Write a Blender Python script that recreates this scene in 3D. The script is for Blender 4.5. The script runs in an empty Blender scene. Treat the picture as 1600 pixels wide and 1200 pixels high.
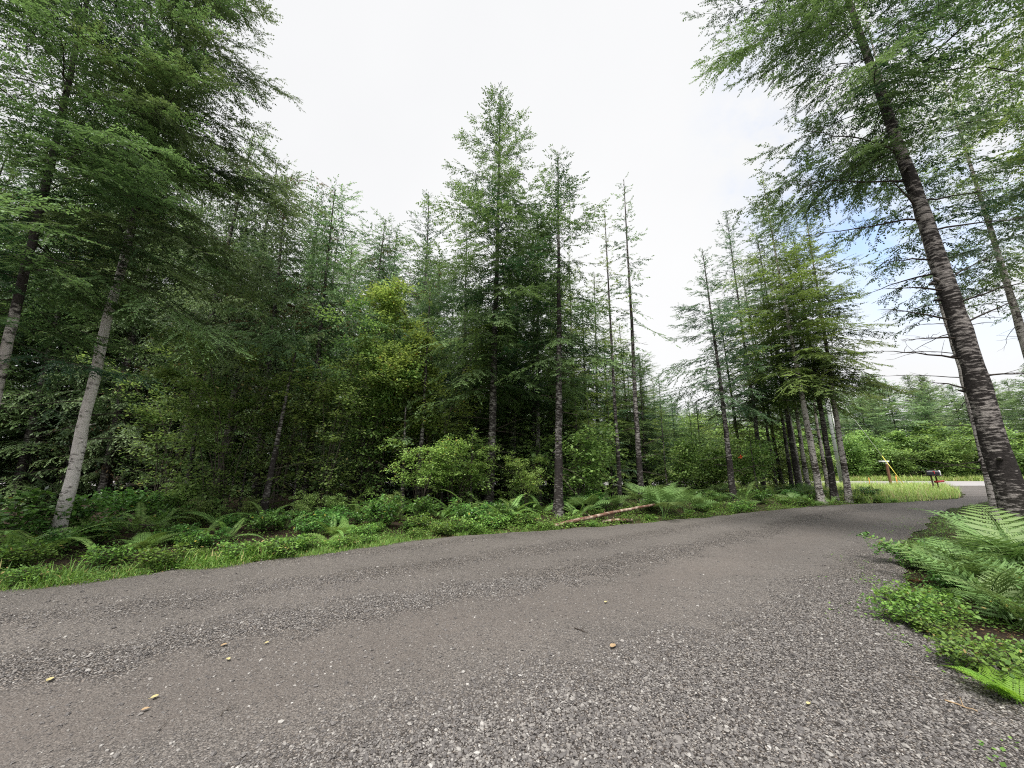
import bpy, math
import numpy as np
from mathutils import Vector, Matrix
R = math.radians
scene = bpy.context.scene
COL = scene.collection

# ------------------------------------------------------------------ camera
PITCH = R(12.4); CH = 1.6; FPX = 590.0
cam_d = bpy.data.cameras.new("camera"); cam = bpy.data.objects.new("camera", cam_d)
COL.objects.link(cam); scene.camera = cam
cam_d.sensor_width = 36.0; cam_d.lens = FPX / 1600 * 36.0
cam_d.clip_start = 0.05; cam_d.clip_end = 6000
cam.location = (0, 0, CH); cam.rotation_euler = (R(90) + PITCH, 0, 0)

# ------------------------------------------------------------------ world
SUN_EL, SUN_AZ = R(64), R(196)          # azimuth clockwise from +Y : light from behind-left
world = bpy.data.worlds.new("World"); scene.world = world; world.use_nodes = True
nt = world.node_tree; nt.nodes.clear()
def nd(t, typ, **kw):
    n = t.nodes.new(typ)
    for k, v in kw.items(): setattr(n, k, v)
    return n
out = nd(nt, 'ShaderNodeOutputWorld'); bg = nd(nt, 'ShaderNodeBackground')
sky = nd(nt, 'ShaderNodeTexSky', sky_type='NISHITA', sun_disc=False)
sky.sun_elevation = SUN_EL; sky.sun_rotation = SUN_AZ; sky.altitude = 0; sky.air_density = 1.0; sky.dust_density = 0.6; sky.ozone_density = 1.5
SKY_S = 0.10
bg.inputs['Strength'].default_value = SKY_S
tc = nd(nt, 'ShaderNodeTexCoord')
nz = nd(nt, 'ShaderNodeTexNoise'); nz.inputs['Scale'].default_value = 3.2; nz.inputs['Detail'].default_value = 7; nz.inputs['Roughness'].default_value = .6
nt.links.new(tc.outputs['Generated'], nz.inputs['Vector'])
dot = nd(nt, 'ShaderNodeVectorMath', operation='DOT_PRODUCT'); dot.inputs[1].default_value = Vector((.73, .42, .56)).normalized()
nt.links.new(tc.outputs['Generated'], dot.inputs[0])
mr = nd(nt, 'ShaderNodeMapRange', interpolation_type='SMOOTHSTEP')
mr.inputs['From Min'].default_value = .89; mr.inputs['From Max'].default_value = .99
nt.links.new(dot.outputs['Value'], mr.inputs['Value'])
mr2 = nd(nt, 'ShaderNodeMapRange', interpolation_type='SMOOTHSTEP')
mr2.inputs['From Min'].default_value = .36; mr2.inputs['From Max'].default_value = .66
nt.links.new(nz.outputs['Fac'], mr2.inputs['Value'])
mul = nd(nt, 'ShaderNodeMath', operation='MULTIPLY'); nt.links.new(mr.outputs[0], mul.inputs[0]); nt.links.new(mr2.outputs[0], mul.inputs[1])
mixw = nd(nt, 'ShaderNodeMix', data_type='RGBA')
nt.links.new(mul.outputs[0], mixw.inputs['Factor'])
nz2 = nd(nt, 'ShaderNodeTexNoise'); nz2.inputs['Scale'].default_value = 1.3; nz2.inputs['Detail'].default_value = 4
nt.links.new(tc.outputs['Generated'], nz2.inputs['Vector'])
cmix = nd(nt, 'ShaderNodeMix', data_type='RGBA'); nt.links.new(nz2.outputs['Fac'], cmix.inputs['Factor'])
CL = 5.95
cmix.inputs['A'].default_value = (CL*.86, CL*.87, CL*.89, 1); cmix.inputs['B'].default_value = (CL*1.06, CL*1.06, CL*1.06, 1)
nt.links.new(cmix.outputs['Result'], mixw.inputs['A'])
skb = nd(nt, 'ShaderNodeVectorMath', operation='SCALE'); skb.inputs['Scale'].default_value = 2.3
nt.links.new(sky.outputs['Color'], skb.inputs[0]); nt.links.new(skb.outputs[0], mixw.inputs['B'])
nt.links.new(mixw.outputs['Result'], bg.inputs['Color']); nt.links.new(bg.outputs[0], out.inputs['Surface'])

sun_d = bpy.data.lights.new("sun", 'SUN'); sun_d.energy = 3.7; sun_d.angle = R(24); sun_d.color = (1, .96, .9)
sun = bpy.data.objects.new("sun", sun_d); COL.objects.link(sun)
sdir = Vector((math.sin(SUN_AZ)*math.cos(SUN_EL), math.cos(SUN_AZ)*math.cos(SUN_EL), math.sin(SUN_EL)))
sun.rotation_euler = sdir.to_track_quat('Z', 'Y').to_euler(); sun.location = (-10, -10, 40)

vs = scene.view_settings
vs.view_transform = 'Standard'; vs.look = 'None'; vs.exposure = 0.74; vs.gamma = 1.0; vs.use_curve_mapping = False
scene.render.engine = 'CYCLES'
cy = scene.cycles
cy.max_bounces = 6; cy.diffuse_bounces = 3; cy.glossy_bounces = 1; cy.transmission_bounces = 3; cy.transparent_max_bounces = 4
cy.use_denoising = False
scene.render.filter_size = 1.1; cy.filter_width = 1.1
try: cy.denoiser = 'OPENIMAGEDENOISE'; cy.denoising_input_passes = 'RGB_ALBEDO_NORMAL'; cy.denoising_prefilter = 'ACCURATE'
except Exception: pass
cy.sample_clamp_indirect = 4.0; cy.caustics_reflective = False; cy.caustics_refractive = False

# ------------------------------------------------------------------ pixel helpers (place things where they stand on the ground)
S_, C_ = math.sin(PITCH), math.cos(PITCH)
def ratio(py):
    c = -(py - 600) / FPX; return (S_ + c*C_) / (C_ - c*S_)
def at_depth(px, py, d):
    c = -(py - 600) / FPX; t = d / (C_ - c*S_)
    return ((px - 800)/FPX*t, d, CH + t*(S_ + c*C_))
def ground_at(px, d, z=0.0):                 # point at depth d, height z, seen at column px
    r = (z - CH)/d; c = (r*C_ - S_)/(C_ + r*S_); t = d/(C_ - c*S_)
    return ((px - 800)/FPX*t, d)
def ground_px(px, py):
    c = -(py - 600)/FPX; z = S_ + c*C_; t = -CH/z
    return ((px-800)/FPX*t, (C_ - c*S_)*t)
def height_px(py, d): return CH + d*ratio(py)

# ------------------------------------------------------------------ noise / terrain
def vnoise(x, y, s, seed=0):
    x = np.asarray(x, float)*s; y = np.asarray(y, float)*s
    xi = np.floor(x); yi = np.floor(y); xf = x-xi; yf = y-yi
    u = xf*xf*(3-2*xf); v = yf*yf*(3-2*yf)
    def h(a, b):
        n = np.sin(a*127.1 + b*311.7 + seed*74.7)*43758.5453
        return n - np.floor(n)
    return (h(xi, yi)*(1-u)+h(xi+1, yi)*u)*(1-v) + (h(xi, yi+1)*(1-u)+h(xi+1, yi+1)*u)*v
def fbm(x, y, s, o=4, seed=0):
    a = .5; t = 0; n = 0
    for i in range(o):
        t = t + a*vnoise(x, y, s*2**i, seed+i*13); n += a; a *= .5
    return t/n
UP = np.array([(-40,-12),(-20,-3),(-13.5,2),(-6.8,5.45),(-3.6,7.66),(-1.5,9.4),(1.17,10.4),(6.3,13.0),(13.3,16.8),(18.7,18.4),(24,21),(30,26.3),(38,34.3)], float)
NP = np.array([(-40,-25),(-12,-12),(-2,-5),(1.5,-1),(2.9,1.0),(3.45,2.5),(4.15,3.8),(5.85,6.2),(9.6,9.6),(16.4,15.0),(24,19.6),(33,25.5),(44,34.3)], float)
def densify(P, n, wob, seed):
    k = len(P); t = np.linspace(0, k-1.0001, n); i = np.floor(t).astype(int); f = (t-i)[:, None]
    P0 = P[np.clip(i-1, 0, k-1)]; P1 = P[i]; P2 = P[i+1]; P3 = P[np.clip(i+2, 0, k-1)]
    Q = .5*((2*P1) + (-P0+P2)*f + (2*P0-5*P1+4*P2-P3)*f*f + (-P0+3*P1-3*P2+P3)*f**3)
    T = np.gradient(Q, axis=0); T /= np.linalg.norm(T, axis=1)[:, None]; N = np.stack([-T[:, 1], T[:, 0]], 1)
    w = (fbm(Q[:, 0], Q[:, 1], 1.1, 4, seed)-.5)*2*wob
    return Q + N*w[:, None], N
NST = 900
UE, UN = densify(UP, NST, .22, 3); NE_, NN = densify(NP, NST, .22, 9); NN = -NN
def near_dist(x, y, P):
    x = np.atleast_1d(np.asarray(x, float)); y = np.atleast_1d(np.asarray(y, float)); out = np.full(x.shape, 1e9)
    Q = P[::3]
    for a, b in zip(Q[:-1], Q[1:]):
        ab = b-a; l2 = (ab**2).sum()+1e-9
        t = np.clip(((x-a[0])*ab[0]+(y-a[1])*ab[1])/l2, 0, 1)
        out = np.minimum(out, np.hypot(x-a[0]-t*ab[0], y-a[1]-t*ab[1]))
    return out
ROADPOLY = np.concatenate([UE[::6], NE_[::-1][::6]])
def in_road(x, y):
    x = np.atleast_1d(np.asarray(x, float)); y = np.atleast_1d(np.asarray(y, float)); c = np.zeros(x.shape, bool)
    P = ROADPOLY; j = len(P)-1
    for i in range(len(P)):
        xi, yi = P[i]; xj, yj = P[j]
        m = ((yi > y) != (yj > y)) & (x < (xj-xi)*(y-yi)/(yj-yi+1e-12)+xi); c ^= m; j = i
    return c
def road_d(x, y):
    return np.where(in_road(x, y), 0, np.minimum(near_dist(x, y, UE), near_dist(x, y, NE_)))
def terr(x, y):
    """ground height: flat roads, a low lumpy bank in the wood"""
    x = np.atleast_1d(np.asarray(x, float)); y = np.atleast_1d(np.asarray(y, float))
    d = road_d(x, y); fl = np.clip((33.0-y)/2, 0, 1) + np.clip((y-46.5)/3, 0, 1)
    k = np.clip((d-.15)/1.3, 0, 1); k = k*k*(3-2*k)
    wood = np.clip((21-x+np.minimum(y, 20)*.3)/8, 0, 1)*np.clip((y-4)/3, 0, 1)
    h = (fbm(x, y, .5, 3, 5)-.35)*.42*wood + (fbm(x, y, 1.9, 3, 8)-.5)*.12 + .05
    return h*k*fl - .015
def gz(x, y): return float(terr(x, y)[0])

# ------------------------------------------------------------------ mesh helpers
def make_mesh(name, V, Q=None, T=None, tint=None, mats=(), smooth=False, midx=None, attrs=None):
    """V (n,3); Q (k,4) quads; T (m,3) tris; tint per face"""
    me = bpy.data.meshes.new(name)
    V = np.ascontiguousarray(V, dtype=np.float32)
    nq = 0 if Q is None else len(Q); ntr = 0 if T is None else len(T)
    idx = np.concatenate([(np.asarray(Q, np.int32).ravel() if nq else np.zeros(0, np.int32)), (np.asarray(T, np.int32).ravel() if ntr else np.zeros(0, np.int32))])
    me.vertices.add(len(V)); me.vertices.foreach_set('co', V.ravel())
    me.loops.add(len(idx)); me.loops.foreach_set('vertex_index', idx)
    me.polygons.add(nq+ntr)
    ls = np.concatenate([np.arange(nq)*4, nq*4+np.arange(ntr)*3]).astype(np.int32)
    me.polygons.foreach_set('loop_start', ls)
    if midx is not None: me.polygons.foreach_set('material_index', np.asarray(midx, np.int32))
    me.update(calc_edges=True)
    me.polygons.foreach_set('use_smooth', np.full(nq+ntr, bool(smooth)))
    if tint is not None:
        a = me.attributes.new('tint', 'FLOAT', 'FACE'); a.data.foreach_set('value', np.ascontiguousarray(tint, np.float32))
    for k, v in (attrs or {}).items():
        a = me.attributes.new(k, 'FLOAT', 'POINT'); a.data.foreach_set('value', np.ascontiguousarray(v, np.float32))
    for m in mats: me.materials.append(m)
    return me
def quads_mesh(name, QV, tint, mats, midx=None):
    n = len(QV); return make_mesh(name, QV.reshape(-1, 3), Q=np.arange(n*4).reshape(n, 4), tint=tint, mats=mats, midx=midx)
def new(name, me, parent=None, loc=(0, 0, 0), rz=0, sc=1.0):
    o = bpy.data.objects.new(name, me); COL.objects.link(o)
    if parent is not None: o.parent = parent
    o.location = loc; o.rotation_euler = (0, 0, rz)
    o.scale = (sc, sc, sc) if np.isscalar(sc) else sc
    return o
def tag(o, label=None, cat=None, group=None, kind=None):
    if label: o['label'] = label
    if cat: o['category'] = cat
    if group: o['group'] = group
    if kind: o['kind'] = kind
    return o
def tube(P, rad, n=8, cap=True):
    P = np.asarray(P, float); rad = np.broadcast_to(np.asarray(rad, float), (len(P),))
    T = np.gradient(P, axis=0); T /= np.linalg.norm(T, axis=1)[:, None]+1e-12
    ref = np.array([0, 0, 1.]) if abs(T[0][2]) < .9 else np.array([1., 0, 0])
    A = np.cross(T, ref); A /= np.linalg.norm(A, axis=1)[:, None]+1e-12; B = np.cross(T, A)
    th = np.linspace(0, 2*np.pi, n, endpoint=False)
    V = P[:, None]+rad[:, None, None]*(A[:, None]*np.cos(th)[None, :, None]+B[:, None]*np.sin(th)[None, :, None])
    V = V.reshape(-1, 3); i = np.arange(len(P)-1)[:, None]*n; j = np.arange(n)[None]; jn = (j+1) % n
    Q = np.stack([i+j, i+jn, i+n+jn, i+n+j], -1).reshape(-1, 4)
    Tt = np.zeros((0, 3), int)
    if cap:
        c0 = len(V); V = np.concatenate([V, P[:1], P[-1:]]); k = np.arange(n); kn = (k+1) % n
        Tt = np.concatenate([np.stack([np.full(n, c0), kn, k], 1), np.stack([np.full(n, c0+1), (len(P)-1)*n+k, (len(P)-1)*n+kn], 1)])
    return V, Q, Tt
class MB:
    """collects pieces of ONE mesh"""
    def __init__(s): s.V = []; s.Q = []; s.T = []; s.n = 0
    def add(s, V, Q=None, T=None):
        s.V.append(np.asarray(V, float))
        if Q is not None and len(Q): s.Q.append(np.asarray(Q)+s.n)
        if T is not None and len(T): s.T.append(np.asarray(T)+s.n)
        s.n += len(V); return s
    def tube(s, *a, **k): return s.add(*tube(*a, **k))
    def box(s, c, size, rz=0, bev=0):
        sx, sy, sz = [v/2 for v in size]; b = bev or min(sx, sy, sz)*.12
        bm = []
        P = []
        for z, ins in ((-sz, b), (-sz+b, 0), (sz-b, 0), (sz, b)):
            for (a, q) in ((-1, -1), (1, -1), (1, 1), (-1, 1)):
                x = a*(sx-ins); y = q*(sy-ins)
                P.append((x, y, z))
        P = np.array(P); cr, sr = math.cos(rz), math.sin(rz)
        X = P[:, 0]*cr-P[:, 1]*sr+c[0]; Y = P[:, 0]*sr+P[:, 1]*cr+c[1]
        V = np.stack([X, Y, P[:, 2]+c[2]], 1)
        Q = [(3, 2, 1, 0), (12, 13, 14, 15)]
        for r in range(3):
            for k in range(4): Q.append((r*4+k, r*4+(k+1) % 4, r*4+4+(k+1) % 4, r*4+4+k))
        return s.add(V, Q)
    def mesh(s, name, mat, smooth=False):
        return make_mesh(name, np.concatenate(s.V), Q=np.concatenate(s.Q) if s.Q else None, T=np.concatenate(s.T) if s.T else None, mats=[mat] if mat else [], smooth=smooth)
def blades(b, d, l, w, n, belly=.45):
    """diamond quads from base b along d, length l, width w, normal n"""
    d = d/(np.linalg.norm(d, axis=1)[:, None]+1e-9); s = np.cross(d, n); s /= np.linalg.norm(s, axis=1)[:, None]+1e-9
    m = b+d*(l*belly)[:, None]; h = s*(w*.5)[:, None]
    return np.stack([b, m+h, b+d*l[:, None], m-h], 1)
def ribbons(P0, P1, w, rng):
    d = P1-P0; n = rng.normal(size=P0.shape); s = np.cross(d, n); s /= np.linalg.norm(s, axis=1)[:, None]+1e-9
    h = s*(w*.5)[:, None]; return np.stack([P0-h, P0+h, P1+h*.6, P1-h*.6], 1)

# ------------------------------------------------------------------ materials
def mat(name):
    m = bpy.data.materials.new(name); m.use_nodes = True; t = m.node_tree; t.nodes.clear()
    return m, t, nd(t, 'ShaderNodeOutputMaterial')
def noise(t, scale, detail=4, rough=.55, vec=None, dim='3D'):
    n = nd(t, 'ShaderNodeTexNoise'); n.inputs['Scale'].default_value = scale; n.inputs['Detail'].default_value = detail; n.inputs['Roughness'].default_value = rough
    if vec is not None: t.links.new(vec, n.inputs['Vector'])
    return n
def ramp(t, fac, stops):
    r = nd(t, 'ShaderNodeValToRGB'); e = r.color_ramp.elements
    while len(e) > 1: e.remove(e[0])
    for i, (p, c) in enumerate(stops):
        q = e[0] if i == 0 else e.new(p); q.position = p; q.color = (*c, 1) if len(c) == 3 else c
    t.links.new(fac, r.inputs[0]); return r
def mix(t, fac, a, b, blend='MIX'):
    m = nd(t, 'ShaderNodeMix', data_type='RGBA', blend_type=blend)
    for k, v in (('Factor', fac), ('A', a), ('B', b)):
        if isinstance(v, (int, float)): m.inputs[k].default_value = v
        elif isinstance(v, tuple): m.inputs[k].default_value = (*v, 1)
        else: t.links.new(v, m.inputs[k])
    return m.outputs['Result']
def mth(t, op, a, b=None, clamp=False):
    m = nd(t, 'ShaderNodeMath', operation=op, use_clamp=clamp)
    for i, v in enumerate((a, b)):
        if v is None: continue
        if isinstance(v, (int, float)): m.inputs[i].default_value = v
        else: t.links.new(v, m.inputs[i])
    return m.outputs[0]
def objco(t, sc=(1, 1, 1)):
    c = nd(t, 'ShaderNodeTexCoord'); mp = nd(t, 'ShaderNodeMapping'); mp.inputs['Scale'].default_value = sc
    t.links.new(c.outputs['Object'], mp.inputs['Vector']); return mp.outputs[0]
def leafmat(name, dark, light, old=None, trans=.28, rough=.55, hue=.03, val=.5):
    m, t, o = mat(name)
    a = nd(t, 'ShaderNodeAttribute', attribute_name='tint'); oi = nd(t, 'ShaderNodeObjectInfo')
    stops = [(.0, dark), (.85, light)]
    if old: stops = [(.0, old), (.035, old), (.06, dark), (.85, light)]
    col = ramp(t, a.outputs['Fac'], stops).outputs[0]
    h = nd(t, 'ShaderNodeHueSaturation'); h.inputs['Saturation'].default_value = 1.05; t.links.new(col, h.inputs['Color'])
    t.links.new(mth(t, 'ADD', mth(t, 'MULTIPLY', oi.outputs['Random'], hue), .500-hue/2), h.inputs['Hue'])
    t.links.new(mth(t, 'ADD', mth(t, 'MULTIPLY', oi.outputs['Random'], val), 1.14-val/2), h.inputs['Value'])
    p = nd(t, 'ShaderNodeBsdfPrincipled'); p.inputs['Roughness'].default_value = rough; p.inputs['Specular IOR Level'].default_value = .35
    t.links.new(h.outputs[0], p.inputs['Base Color'])
    tr = nd(t, 'ShaderNodeBsdfTranslucent'); tcol = nd(t, 'ShaderNodeHueSaturation'); tcol.inputs['Hue'].default_value = .485; tcol.inputs['Saturation'].default_value = 1.1; tcol.inputs['Value'].default_value = 1.5
    t.links.new(h.outputs[0], tcol.inputs['Color']); t.links.new(tcol.outputs[0], tr.inputs['Color'])
    ms = nd(t, 'ShaderNodeMixShader'); ms.inputs[0].default_value = trans
    t.links.new(p.outputs[0], ms.inputs[1]); t.links.new(tr.outputs[0], ms.inputs[2]); t.links.new(ms.outputs[0], o.inputs['Surface'])
    return m
def simple(name, col, rough=.6, var=.25, scale=8, metal=0, bump=.2, sc=(1, 1, 1), spec=.4):
    m, t, o = mat(name); v = objco(t, sc); n = noise(t, scale, 6, .6, v)
    c = mix(t, n.outputs['Fac'], tuple(x*(1-var) for x in col), tuple(min(1, x*(1+var)) for x in col))
    p = nd(t, 'ShaderNodeBsdfPrincipled'); p.inputs['Roughness'].default_value = rough; p.inputs['Metallic'].default_value = metal; p.inputs['Specular IOR Level'].default_value = spec
    t.links.new(c, p.inputs['Base Color'])
    if bump:
        b = nd(t, 'ShaderNodeBump'); b.inputs['Strength'].default_value = bump; b.inputs['Distance'].default_value = .01
        t.links.new(n.outputs['Fac'], b.inputs['Height']); t.links.new(b.outputs[0], p.inputs['Normal'])
    t.links.new(p.outputs[0], o.inputs['Surface']); return m
def barkmat(name, dark, pale, amount, moss=.0, zs=9.0, dist=.02, fade=None):
    """dark furrowed bark with horizontal pale lichen flecks"""
    m, t, o = mat(name); v = objco(t, (7, 7, zs*2.2)); v2 = objco(t, (1.6, 1.6, .9)); v3 = objco(t, (26, 26, 9))
    n1 = noise(t, 1.0, 5, .62, v); n2 = noise(t, 1.0, 3, .5, v2); n3 = noise(t, 1.0, 6, .7, v3)
    s = mth(t, 'ADD', mth(t, 'MULTIPLY', n1.outputs['Fac'], .62), mth(t, 'MULTIPLY', n2.outputs['Fac'], .38))
    th = .66-.3*amount
    if fade:
        sz = nd(t, 'ShaderNodeSeparateXYZ'); tz = nd(t, 'ShaderNodeTexCoord'); t.links.new(tz.outputs['Object'], sz.inputs[0])
        s = mth(t, 'SUBTRACT', s, mth(t, 'MULTIPLY', mth(t, 'DIVIDE', mth(t, 'SUBTRACT', sz.outputs['Z'], fade[0]), fade[1]-fade[0], clamp=True), .24))
    k = ramp(t, s, [(th-.035, (0, 0, 0)), (th+.05, (1, 1, 1))]).outputs[0]
    base = mix(t, n3.outputs['Fac'], tuple(x*.45 for x in dark), tuple(x*1.6 for x in dark))
    pl = mix(t, n3.outputs['Fac'], tuple(x*.62 for x in pale), tuple(min(1, x*1.25) for x in pale))
    c = mix(t, k, base, pl)
    if moss:
        gz_ = nd(t, 'ShaderNodeSeparateXYZ'); tcn = nd(t, 'ShaderNodeTexCoord'); t.links.new(tcn.outputs['Object'], gz_.inputs[0])
        lo = mth(t, 'SUBTRACT', 1.0, mth(t, 'DIVIDE', gz_.outputs['Z'], 1.2), clamp=True)
        nm = noise(t, 5, 4, .6); mm = mth(t, 'MULTIPLY', lo, mth(t, 'MULTIPLY', nm.outputs['Fac'], moss*2), clamp=True)
        c = mix(t, mm, c, (.035, .055, .02))
    p = nd(t, 'ShaderNodeBsdfPrincipled'); p.inputs['Roughness'].default_value = .85; p.inputs['Specular IOR Level'].default_value = .2
    t.links.new(c, p.inputs['Base Color'])
    b = nd(t, 'ShaderNodeBump'); b.inputs['Strength'].default_value = .9; b.inputs['Distance'].default_value = dist
    hh = mth(t, 'ADD', n3.outputs['Fac'], mth(t, 'MULTIPLY', n1.outputs['Fac'], .8)); t.links.new(hh, b.inputs['Height']); t.links.new(b.outputs[0], p.inputs['Normal'])
    t.links.new(p.outputs[0], o.inputs['Surface']); return m

M = {}
M['hemlock'] = leafmat('hemlock_needles', (.018, .046, .021), (.155, .24, .092), trans=.34)
M['hemlock_y'] = leafmat('yellow_green_needles', (.040, .078, .026), (.25, .35, .11), trans=.38)  # hemlocks whose needles are a lighter, yellower green
M['hemlock_b'] = leafmat('blue_green_needles', (.020, .050, .030), (.155, .24, .125), trans=.34)
M['cedar'] = leafmat('cedar_sprays', (.020, .050, .024), (.24, .355, .16), old=(.12, .09, .04), trans=.34)
M['far'] = leafmat('distant_needles', (.060, .105, .055), (.25, .35, .16), trans=.34)  # paler than the near needles: haze and sunlight mixed into the colour
M['maple'] = leafmat('maple_leaves', (.055, .11, .04), (.27, .38, .13), old=(.30, .27, .12), trans=.33, rough=.42)
M['alder'] = leafmat('yellow_green_leaves', (.09, .155, .045), (.34, .46, .15), old=(.28, .20, .06), trans=.38, rough=.45)
M['shrub'] = leafmat('shrub_leaves', (.060, .12, .042), (.29, .41, .14), trans=.32, rough=.42)
M['salal'] = leafmat('glossy_shrub_leaves', (.018, .052, .018), (.14, .27, .07), old=(.25, .22, .05), rough=.32, trans=.25)
M['ffern'] = leafmat('fern_fronds', (.05, .12, .038), (.28, .42, .13), trans=.3)
M['bracken'] = leafmat('bracken_fronds', (.04, .095, .03), (.20, .30, .11), trans=.22, val=.3)
M['limefern'] = leafmat('bright_fern_fronds', (.09, .18, .03), (.23, .38, .07), trans=.4, val=.2)
M['redfern'] = leafmat('dead_fern_fronds', (.08, .025, .015), (.24, .08, .045), trans=.15)
M['grass'] = leafmat('grass_blades', (.06, .125, .028), (.24, .36, .10), old=(.35, .30, .14), trans=.33)
M['grassdry'] = leafmat('seeding_grass', (.12, .20, .055), (.38, .48, .17), old=(.45, .38, .22), trans=.35)
M['clover'] = leafmat('ground_leaves', (.03, .085, .02), (.21, .34, .085), old=(.30, .24, .10), trans=.3)
M['litterleaf'] = simple('yellow_leaf', (.46, .40, .20), .6, .3)
M['litterbrown'] = simple('tan_leaf', (.34, .24, .14), .6, .3)
M['twig'] = simple('twig_bark', (.045, .035, .028), .85, .5, 20)
M['twigpale'] = simple('pale_twig_bark', (.10, .085, .07), .85, .5, 20)
M['bark_dark'] = barkmat('dark_bark', (.034, .029, .028), (.30, .285, .27), .40)
M['bark_near'] = barkmat('dark_flecked_bark', (.028, .024, .023), (.34, .31, .295), .43, moss=.3, zs=11, dist=.03)
M['bark_pale'] = barkmat('pale_lichen_bark', (.06, .05, .047), (.74, .69, .67), .80, moss=.6, zs=6, fade=(5.4, 8.6))
M['bark_pale_low'] = barkmat('pale_lower_bark', (.05, .042, .04), (.55, .50, .48), .78, moss=.6, zs=6, fade=(3.6, 5.4))
M['bark_mid'] = barkmat('mottled_bark', (.055, .046, .042), (.54, .50, .48), .62)
M['log'] = barkmat('peeling_log_bark', (.13, .07, .05), (.42, .34, .27), .55, zs=3)
M['pole'] = simple('weathered_pole', (.34, .36, .36), .7, .15, 6, sc=(4, 4, .5))
M['conduit'] = simple('pale_conduit', (.55, .56, .55), .5, .08, 6)
M['wire'] = simple('steel_wire', (.35, .36, .33), .4, .1, 6)
M['yellow'] = simple('yellow_plastic', (.75, .66, .12), .45, .08, 6)
M['orange'] = simple('orange_plastic', (.80, .26, .06), .5, .08, 6)
M['ribbon'] = simple('orange_ribbon', (.85, .13, .04), .5, .1, 6)
M['white'] = simple('white_paint', (.72, .74, .74), .5, .06, 9)
M['post'] = simple('brown_post_wood', (.17, .085, .05), .8, .3, 9, sc=(6, 6, 1))
M['postdark'] = simple('dark_post_wood', (.06, .04, .032), .8, .3, 9, sc=(6, 6, 1))
M['black'] = simple('black_enamel', (.012, .013, .018), .3, .2, 6)
M['silver'] = simple('galvanized_steel', (.50, .51, .53), .4, .1, 12, metal=.3)
M['red'] = simple('red_plastic', (.42, .03, .04), .45, .1, 6)

# ground (forest duff), gravel, asphalt
m, t, o = mat('forest_duff'); M['ground'] = m
v = objco(t); n1 = noise(t, .8, 6, .65, v); n2 = noise(t, 14, 6, .7, v); n3 = noise(t, 60, 4, .7, v)
c = mix(t, n2.outputs['Fac'], (.020, .014, .011), (.090, .064, .046)); 
g = mix(t, n3.outputs['Fac'], (.02, .04, .012), (.075, .12, .035))
ga = nd(t, 'ShaderNodeAttribute', attribute_name='green')
k = mth(t, 'MULTIPLY', ramp(t, n1.outputs['Fac'], [(.35, (0, 0, 0)), (.6, (1, 1, 1))]).outputs[0], ga.outputs['Fac'], clamp=True)
c = mix(t, k, c, g)
p = nd(t, 'ShaderNodeBsdfPrincipled'); p.inputs['Roughness'].default_value = .95; p.inputs['Specular IOR Level'].default_value = .15; t.links.new(c, p.inputs['Base Color'])
b = nd(t, 'ShaderNodeBump'); b.inputs['Strength'].default_value = 1; b.inputs['Distance'].default_value = .05
t.links.new(mth(t, 'ADD', n2.outputs['Fac'], n3.outputs['Fac']), b.inputs['Height']); t.links.new(b.outputs[0], p.inputs['Normal']); t.links.new(p.outputs[0], o.inputs['Surface'])

m, t, o = mat('gravel'); M['gravel'] = m
v = objco(t); brown = nd(t, 'ShaderNodeAttribute', attribute_name='brown').outputs['Fac']; coarse = nd(t, 'ShaderNodeAttribute', attribute_name='coarse').outputs['Fac']
def vor(scale, feature='F1'):
    n = nd(t, 'ShaderNodeTexVoronoi', feature=feature); n.inputs['Scale'].default_value = scale; t.links.new(v, n.inputs['Vector']); return n
va = vor(74); vb = vor(140); nl = noise(t, 1.2, 5, .6, v); nf = noise(t, 180, 3, .7, v); nm = noise(t, 9, 4, .6, v)
def cell(vn, lo, hi, pw):
    s = nd(t, 'ShaderNodeSeparateColor'); t.links.new(vn.outputs['Color'], s.inputs[0])
    r = mth(t, 'POWER', s.outputs[0], pw)
    return mix(t, s.outputs[1], mix(t, r, lo, hi), mix(t, r, tuple(x*.9 for x in lo), (hi[0]*.97, hi[1]*.9, hi[2]*.82)))
ca = cell(va, (.045, .043, .044), (.42, .41, .40), 1.5); cb = cell(vb, (.045, .042, .042), (.29, .28, .27), 1.5)
gap = ramp(t, va.outputs['Distance'], [(.30, (1, 1, 1)), (.62, (.22, .2, .19))]).outputs[0]
ca = mix(t, 1.0, ca, gap, 'MULTIPLY')
dirt = mix(t, nf.outputs['Fac'], (.082, .073, .067), (.175, .156, .144))
fine = mix(t, mth(t, 'MULTIPLY', nf.outputs['Fac'], .55), cb, (.10, .094, .092))
tocoarse = mth(t, 'ADD', mth(t, 'MULTIPLY', coarse, 1.3), mth(t, 'SUBTRACT', mth(t, 'MULTIPLY', nm.outputs['Fac'], 1.1), .62), clamp=True)
c = mix(t, tocoarse, fine, ca)
tob = mth(t, 'ADD', mth(t, 'MULTIPLY', brown, .92), mth(t, 'SUBTRACT', mth(t, 'MULTIPLY', nl.outputs['Fac'], .9), .62), clamp=True)
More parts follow.
